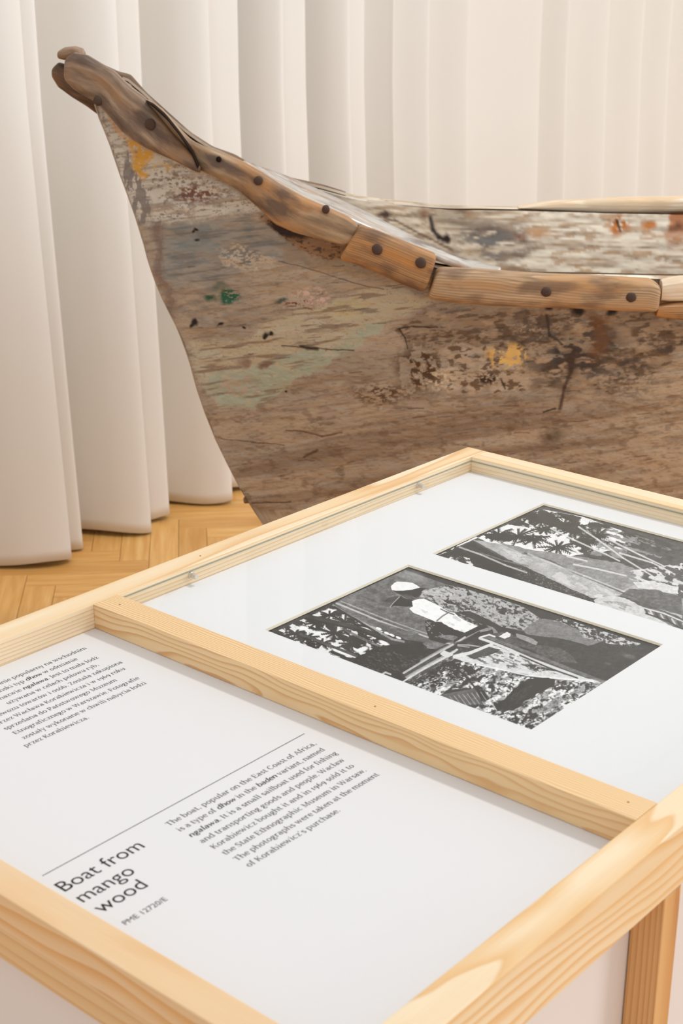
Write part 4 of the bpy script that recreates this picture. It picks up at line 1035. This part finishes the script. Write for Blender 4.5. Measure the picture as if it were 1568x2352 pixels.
    for k_ in range(60):
        rx_, ry_ = 400+1100*_rsp[k_, 0], 560+620*_rsp[k_, 1]
        line([(rx_, ry_), (rx_+12+30*_rsp[k_, 2], ry_-4+4*_rsp[k_, 3])], 1.2, (78,54,38), 0.7)
    return np.clip(col*np.array([1.08, 1.16, 1.28]), 0, 0.85)
_rsp = np.random.RandomState(5).rand(60, 4)
def inside_paint(px, py):
    wx = px+12*(fbm(px/30, py/30)-0.5)*2; wy = py+12*(fbm(px/30+50, py/30)-0.5)*2
    fine = fbm(px/9, py/4, 4); mid = fbm(px/40+7, (py+.1*px)/12, 4); st = fbm(px/90, (py-0.02*px)/6+20, 4)
    H = px.shape; col = np.zeros(H+(3,)); col[:] = s2l((216,198,174))
    def mixin(mask, c, amt=1.0):
        nonlocal col
        m_ = np.clip(mask*amt, 0, 1)[..., None]; col = col*(1-m_)+np.array(s2l(c))*m_
    def ell(cx, cy, rx, ry): return np.clip(1.15-np.hypot((wx-cx)/rx, (wy-cy)/ry), 0, 1)
    mixin(sstep(1080, 1250, px), (240,226,206), 0.8)
    mixin(sstep(0.50, 0.70, st), (172,142,112), 0.7)
    mixin(sstep(0.55, 0.7, mid), (132,108,86), 0.6)
    mixin(sstep(0.60, 0.72, mid)*sstep(900, 1100, px), (214,168,120), 0.4)
    mixin(ell(1130,560,110,60)*sstep(0.40, 0.6, mid), (112,104,98), 1.2); mixin(ell(1060,510,80,26), (138,122,104), 0.7)
    mixin(ell(1000,480,110,18), (128,98,72), 0.6)
    mixin(ell(1420,515,30,26)*sstep(.3,.5,fine), (188,112,48), 1.6); mixin(ell(1488,520,18,14), (196,124,60), 1.3); mixin(ell(1195,545,22,10), (128,76,44), 1.0); mixin(ell(1240,535,34,14), (196,138,84), 0.8)
    mixin(ell(1350,600,50,22)*sstep(.45,.6,mid), (180,150,104), 0.7)
    mixin(sstep(1528, 1540, wx)*sstep(1650, 1630, wx)*sstep(600, 500, py), (178,104,48), 0.9); mixin(sstep(1528, 1540, wx)*ell(1555,520,20,10), (98,54,26), 0.9)
    def line(pts, w, c=(40,26,20), amt=0.95):
        w_ = w*(0.6+0.8*fbm(px/15, py/15))
        for a_, b_ in zip(pts[:-1], pts[1:]):
            d, _ = seg_d(px, py, a_, b_); mixin(np.clip(1.3-d/w_, 0, 1), c, amt)
    line([(988,500),(994,528),(1008,545),(1028,552)], 6); line([(1416,505),(1424,530)], 4, (64,38,22)); mixin(ell(1022,552,13,13), (50,34,30), 1.5)
    mixin(ell(884,495,24,12), (84,60,46), 1.4); mixin(ell(975,490,18,22), (128,88,60), 0.8)
    line([(870,508),(905,505),(960,535),(1040,575)], 3, (112,84,60)); mixin(sstep(900,700,px), (128,110,92), 0.85)
    return np.clip(col*1.06, 0, 0.86)

boat = empty('boat', (0.9, float(Yc(0.9)), 0.0))
tag(boat, 'weathered wooden dugout boat with raised bow and flaking paint, standing in front of the curtain', 'boat')
bl_ = np.array(boat.location)
NT, NW = 760, 500
ts = np.concatenate([0.34*(np.linspace(0, 1, NT)**1.15), np.linspace(0.345, 1, 60)])*1.0
ts[:NT] = 0.47*(np.linspace(0, 1, NT)**1.12); ts[NT:] = np.linspace(0.475, 1, 60)
ws = np.concatenate([np.linspace(0, 0.22, 14)[:-1], np.linspace(0.22, 1, NW)])
P = level_grid(ws, ts, -1, zgn)
px, py = proj(P)
col = hull_paint(px, py)
lum = (fbm(px/60, py/25, 4)-0.5)*0.010+(fbm(px/9, (py+.1*px)/4, 3)-0.5)*0.0022
P[..., 1] += lum*np.clip((P[..., 0]-X_TIP)*6, 0, 1)
gc = P.copy()
me = grid_mesh('hull_near', P-bl_, flip=False); set_col(me, col); set_vec(me, gc)
def join_meshes(name, parts, m, parent):
    """parts: (mesh with Col & gcoord) -> one mesh object"""
    vs_, fs_, cs_, gs_ = [], [], [], []; off = 0
    V_ = []; L_ = []; S_ = []
    nv = 0
    for me_ in parts:
        n = len(me_.vertices); a = np.zeros(n*3, np.float32); me_.vertices.foreach_get('co', a); V_.append(a.reshape(-1, 3))
        l = np.zeros(len(me_.loops), np.int32); me_.loops.foreach_get('vertex_index', l); L_.append(l+nv); nv += n
        c = np.zeros(n*4, np.float32); me_.color_attributes['Col'].data.foreach_get('color', c); cs_.append(c)
        g = np.zeros(n*3, np.float32); me_.attributes['gcoord'].data.foreach_get('vector', g); gs_.append(g)
    V_ = np.concatenate(V_); L_ = np.concatenate(L_)
    me_ = bpy.data.meshes.new(name); me_.vertices.add(len(V_)); me_.vertices.foreach_set('co', V_.reshape(-1))
    me_.loops.add(len(L_)); me_.loops.foreach_set('vertex_index', L_); me_.polygons.add(len(L_)//4)
    me_.polygons.foreach_set('loop_start', np.arange(0, len(L_), 4, dtype=np.int32)); me_.update(calc_edges=True)
    a = me_.color_attributes.new('Col', 'FLOAT_COLOR', 'POINT'); a.data.foreach_set('color', np.concatenate(cs_))
    a = me_.attributes.new('gcoord', 'FLOAT_VECTOR', 'POINT'); a.data.foreach_set('vector', np.concatenate(gs_))
    for p_ in parts: bpy.data.meshes.remove(p_)
    return link(name, me_, m, parent, True)
def coarse(P_, paint=None, flip=False, g=None):
    me_ = grid_mesh('tmp', P_-bl_, flip)
    if paint is None: c_ = np.zeros(P_.shape); c_[:] = s2l((158,134,110))
    else:
        a, b_ = proj(P_); c_ = paint(a, b_)
    set_col(me_, c_); set_vec(me_, P_ if g is None else g); return me_
tsc = np.linspace(0, 1, 160)**1.3; wsc = np.linspace(0, 1, 40)
parts = [me, coarse(level_grid(wsc, tsc, +1, zgf), None, True)]
# keel underside: closes near and far sides
kn = level_grid(np.array([0.0]), tsc, -1, zgn)[:, 0]; kf = level_grid(np.array([0.0]), tsc, +1, zgf)[:, 0]
parts.append(coarse(np.stack([kf, kn], 1), None, True))
# leading edge strip of the stem
sn = level_grid(wsc, np.array([0.0]), -1, zgn)[0]; sf = level_grid(wsc, np.array([0.0]), +1, zgf)[0]
mid_ = (sn+sf)/2; mid_[:, 0] -= 0.006
parts.append(coarse(np.stack([sn, mid_, sf], 1)))
# inner surfaces and the thick top edges
TH = 0.034
Xi = np.concatenate([np.linspace(X_TIP+0.05, 0.95, 420), np.linspace(0.96, XEND-0.12, 50)])
def inner(side, zg, nw=110):
    P_ = np.zeros((len(Xi), nw, 3)); q = np.linspace(0, 1, nw)
    zt = zg(Xi)[:, None]
    depth = (np.minimum(zt-0.30, 0.80*(1-np.exp(-(Xi-X_TIP-0.04)/0.35))[:, None]+0.02))
    P_[..., 0] = Xi[:, None]; P_[..., 2] = zt-depth*q**1.0
    w_ = np.clip((P_[..., 2]-ZK)/(zt-ZK), 0.02, 1); Xs_ = np.interp(P_[..., 2], stz, stx)
    g_ = (w_**0.42)*0.80+0.20*w_; ste = np.clip((Xi-1.7)/(XEND-1.7), 0, 1)[:, None]
    hb = np.maximum(fB(np.minimum(Xi[:, None]-X_TIP, Xi[:, None]-Xs_))*g_*(1-ste**2.2)-TH+0.01, 0.001)
    P_[..., 1] = Yc(Xi)[:, None]+side*hb*(1-q**3)**0.5
    return P_
Pf = inner(+1, zgf, 150); a, b_ = proj(Pf)
Pf[..., 1] -= (fbm(a/70, b_/14, 4)-0.5)*0.012*np.clip((Xi-X_TIP)*4, 0, 1)[:, None]
parts.append(coarse(Pf, inside_paint)); parts.append(coarse(inner(-1, zgn, 40), None, True))
for side, zg, fl in ((+1, zgf, True), (-1, zgn, False)):
    q = np.linspace(0, 1, 7); hb = halfbeam(Xi)[:, None]-TH*q[None]-0.004*(1-q)
    P_ = np.zeros((len(Xi), 7, 3)); P_[..., 0] = Xi[:, None]; P_[..., 1] = Yc(Xi)[:, None]+side*np.maximum(hb, 0.001); P_[..., 2] = zg(Xi)[:, None]+0.004*np.sin(q*math.pi)
    parts.append(coarse(P_, inside_paint, fl))
hull = join_meshes('hull', parts, M['hull'], boat)

# pieces nailed along the edge
def loft(name, top, bot, side, off, thick, m, n=60, ex=3.2, lump=0.0015, parent=boat, yfun=None, taper=0.0, rough_end=0.0):
    top = np.array(top, float); bot = np.array(bot, float)
    def samp(P_, t):
        d = np.concatenate([[0], np.cumsum(np.hypot(*np.diff(P_, axis=0).T))]); d /= d[-1]
        return np.stack([np.interp(t, d, P_[:, 0]), np.interp(t, d, P_[:, 1])], 1)
    t = 0.5-0.5*np.cos(np.linspace(0, math.pi, n)); t = 0.5*t+0.5*np.linspace(0, 1, n)
    Tp = samp(top, t); Bp = samp(bot, t); K = 28
    P_ = np.zeros((n, K+1, 3)); G = np.zeros((n, K+1, 3)); s_acc = 0
    for i in range(n):
        cpx = (Tp[i]+Bp[i])/2
        if yfun: c = at(cpx[0], cpx[1], yfun(cpx[0])); 
        else: c = surf_pt(cpx[0], cpx[1], side, off)
        Y = c[1]
        A = at(Tp[i][0], Tp[i][1], Y); B_ = at(Bp[i][0], Bp[i][1], Y)
        up = (A-B_)/2; cc = (A+B_)/2
        if i: s_acc += np.linalg.norm(cc-pc_)
        pc_ = cc
        e = min(t[i], 1-t[i])*n/2.5; es = 1.0 if e >= 1 else (0.80+0.2*math.sqrt(max(0, 1-(1-e)**2)))
        for k in range(K+1):
            th = 2*math.pi*k/K; cx = math.copysign(abs(math.cos(th))**(2/ex), math.cos(th)); sx = math.copysign(abs(math.sin(th))**(2/ex), math.sin(th))
            nn = 1+lump*12*(float(fbm(np.array(s_acc*14+3), np.array(k*0.35)))-0.5)
            P_[i, k] = cc+up*sx*es*nn+np.array([0, 1, 0])*(-cx)*thick/2*es*nn
            G[i, k] = (s_acc, sx*np.linalg.norm(up), cx*thick/2)
    P_[:, K] = P_[:, 0]
    me_ = grid_mesh(name, P_-bl_, flip=True); set_vec(me_, G)
    # end caps
    import bmesh
    bm = bmesh.new(); bm.from_mesh(me_); bmesh.ops.remove_doubles(bm, verts=bm.verts, dist=1e-6)
    bmesh.ops.holes_fill(bm, edges=[e_ for e_ in bm.edges if e_.is_boundary]); bmesh.ops.recalc_face_normals(bm, faces=bm.faces)
    bm.to_mesh(me_); bm.free()
    o_ = link(name, me_, m, parent, True)
    me_.set_sharp_from_angle(angle=math.radians(50))
    return o_
def nail(px_, py_, side_off, r_px, parent, tilt=(0, 0), m=None):
    p = surf_pt(px_, py_, -1, side_off); r_ = r_px*np.linalg.norm(p-np.array([0,0,CAM_Z]))/F_PX
    d = Vector((tilt[0], -1.0, tilt[1])).normalized(); p = Vector(p)-boat.location
    # domed, slightly lopsided iron head
    V = []; Fc = []; u = d.orthogonal().normalized(); v = d.cross(u); n = 26
    prof = [(1.0, -0.006), (1.03, 0.0), (0.98, 0.0022), (0.7, 0.0038), (0.3, 0.0044)]
    for (rr, h) in prof:
        for k in range(n):
            a_ = 2*math.pi*k/n; w_ = 1+0.035*math.sin(a_*2+px_)+0.02*math.sin(a_*5+py_)
            V.append(p+d*h+(u*math.cos(a_)+v*math.sin(a_))*rr*r_*w_)
    for i in range(len(prof)-1):
        for k in range(n): Fc.append((i*n+k, i*n+(k+1) % n, (i+1)*n+(k+1) % n, (i+1)*n+k))
    Fc.append(tuple((len(prof)-1)*n+k for k in range(n)))
    o_ = link('nail', mesh('nail', V, Fc), m or M['iron'], parent, True); return o_

RT = 0.040
piece2 = loft('edge_strip', [(338,228),(372,250),(405,288),(440,323),(480,341),(512,353),(559,371),(600,394),(640,420),(697,452),(743,472),(799,497),(824,515)],
              [(338,236),(366,268),(396,308),(430,345),(463,392),(514,417),(549,437),(595,478),(631,514),(677,534),(738,550),(784,562),(806,562)], -1, 0.012, RT, M['rail_brown'], 80)
piece1 = loft('bow_block', [(152,132),(172,120),(200,126),(235,147),(262,162),(300,199),(331,221),(361,256),(395,299),(430,337),(450,356),(462,385)],
              [(150,184),(172,205),(197,221),(222,234),(250,264),(280,300),(305,322),(330,336),(355,348),(405,370),(440,388),(460,396)], -1, 0.024, 0.05, M['rail_grey'], 80, ex=3.6)
piece3 = loft('edge_block', [(826,515),(860,527),(895,541),(950,563),(1003,584)], [(778,594),(820,606),(870,627),(920,650),(974,671)], -1, 0.020, 0.052, M['rail_orange'], 50, ex=3.8)
piece4 = loft('edge_strip', [(1004,614),(1090,617),(1176,624),(1260,629),(1355,632),(1440,637),(1492,640),(1514,652)], [(980,684),(1050,694),(1125,700),(1230,704),(1329,707),(1420,712),(1490,714),(1506,716)], -1, 0.018, 0.055, M['rail_tan'], 80, ex=3.4)
piece5 = loft('edge_strip', [(1518,638),(1568,632),(1750,640),(2300,660),(2900,690)], [(1514,694),(1568,690),(1750,702),(2300,725),(2900,752)], -1, 0.010, 0.05, M['plank_light'], 40)
piece6 = loft('edge_strip', [(1510,698),(1568,692),(1750,704),(2300,727),(2900,754)], [(1504,728),(1568,734),(1750,744),(2300,768),(2900,792)], -1, 0.020, 0.035, M['rail_orange'], 40)
for (x, y, r_) in ((345,286,12),(225,232,10)): nail(x, y, 0.050, r_, piece1, (0.1, 0.0))
for (x, y, r_) in ((593,415,10),(748,481,9)): nail(x, y, 0.033, r_, piece2)
nail(502, 366, 0.033, 6, piece2, m=M['dark'])  # dark disc standing in for an empty hole in the strip
for (x, y, r_) in ((866,573,12),(966,604,12)): nail(x, y, 0.047, r_, piece3, (0, 0.1))
for (x, y, r_) in ((1254,671,11),(1449,683,11)): nail(x, y, 0.046, r_, piece4)

loft('crack', [(336,230),(352,238),(380,262),(412,302),(444,346),(458,380)], [(338,234),(358,250),(386,276),(414,312),(440,352),(454,388)], -1, 0.040, 0.03, M['dark'], 30, ex=2.4)
# far side: second prong of the bow, cap and edge
prong = loft('bow_prong', [(122,155),(135,143),(160,150),(200,175),(262,176),(300,210)], [(122,178),(135,200),(165,222),(200,244),(224,262),(262,270)], +1, 0.012, 0.045, M['rail_dark'], 50, ex=2.8)
cap = loft('bow_cap', [(136,116),(150,108),(172,106),(188,111),(193,122)], [(136,134),(150,138),(165,134),(180,130),(192,130)], +1, -0.005, 0.06, M['rail_grey'], 30, ex=2.8)
edge = loft('edge_strip', [(232,146),(271,164),(299,171),(335,212),(386,258),(437,304),(488,337),(539,355),(590,386),(657,406),(743,425),(794,441)],
            [(232,176),(271,180),(299,192),(335,232),(386,278),(437,324),(488,352),(539,370),(590,398),(657,417),(743,436),(794,450)], +1, 0.0, 0.035, M['rail_dark'], 80, ex=3)
wash = loft('top_plank', [(1188,474),(1230,466),(1278,460),(1380,455),(1470,452),(1568,451),(1900,452),(2500,456)], [(1190,477),(1230,480),(1300,484),(1380,488),(1470,489),(1568,486),(1900,488),(2500,492)], +1, -0.018, 0.05, M['plank_light'], 80, ex=3.2)
# smooth grey foredeck inside the near edge
dk_in = [(560,368),(600,383),(640,396),(700,420),(769,452),(850,490),(950,543),(1050,588),(1150,614)]
nd = 60; P_ = np.zeros((nd, 9, 3))
ix = np.array([p[0] for p in dk_in]); iy = np.array([p[1] for p in dk_in])
for i, x in enumerate(np.linspace(560, 1150, nd)):
    y = np.interp(x, ix, iy)
    outer = surf_pt(x, float(np.interp(x, [559,640,697,743,799,895,1003,1090,1150], [372,421,453,473,498,542,585,618,624])), -1, -0.005)
    # inner edge lies at nearly the same height as the outer edge
    Y = outer[1]+0.01
    r_ = ray(x, y); t_ = (outer[2]-0.004-CAM_Z)/r_[2]; cand = r_*t_+np.array([0, 0, CAM_Z])
    Ymax = float(Yc(cand[0])+halfbeam(cand[0])-0.03)
    if cand[1] > Ymax: cand = at(x, y, Ymax)
    for k in range(9):
        q = k/8; pnt = outer*(1-q)+cand*q; pnt[2] -= 0.006*math.sin(q*math.pi); P_[i, k] = pnt
me_ = grid_mesh('foredeck', P_-bl_); set_vec(me_, P_)
o = link('foredeck', me_, M['deck_grey'], boat, True); sm = o.modifiers.new('t', 'SOLIDIFY'); sm.thickness = 0.012; sm.offset = -1
# thwart-like rib on the far inner wall and an iron cramp
loft('rib', [(862,508),(905,503),(960,530),(1040,572)], [(862,514),(905,514),(955,546),(1030,580)], +1, -0.045, 0.02, M['rail_grey'], 30)
# wooden peg at the foot of the stem
pp = on_centre(572, 1146); link('peg', cyl_mesh('peg', Vector(pp)-boat.location+Vector((0.02,0,0)), Vector(pp)-boat.location+Vector((-0.012,-0.01,0)), 0.008, 12, bev=0.002), M['rail_dark'], boat)
# cradles that carry the hull, hidden behind the case
for X in (0.35, 1.9):
    r = empty('cradle', (X, float(Yc(X)), 0))
    tag(r, 'low wooden cradle under the boat, ' + ('nearer the bow' if X < 1 else 'nearer the stern'), 'cradle', 'cradles under the boat')
    link('crossbeam', box_mesh('crossbeam', -0.05, 0.05, -0.30, 0.30, 0.0, 0.10, 0.004), M['rail_tan'], r)
    link('bearer', box_mesh('bearer', -0.04, 0.04, -0.12, 0.12, 0.10, 0.198, 0.004), M['rail_tan'], r)
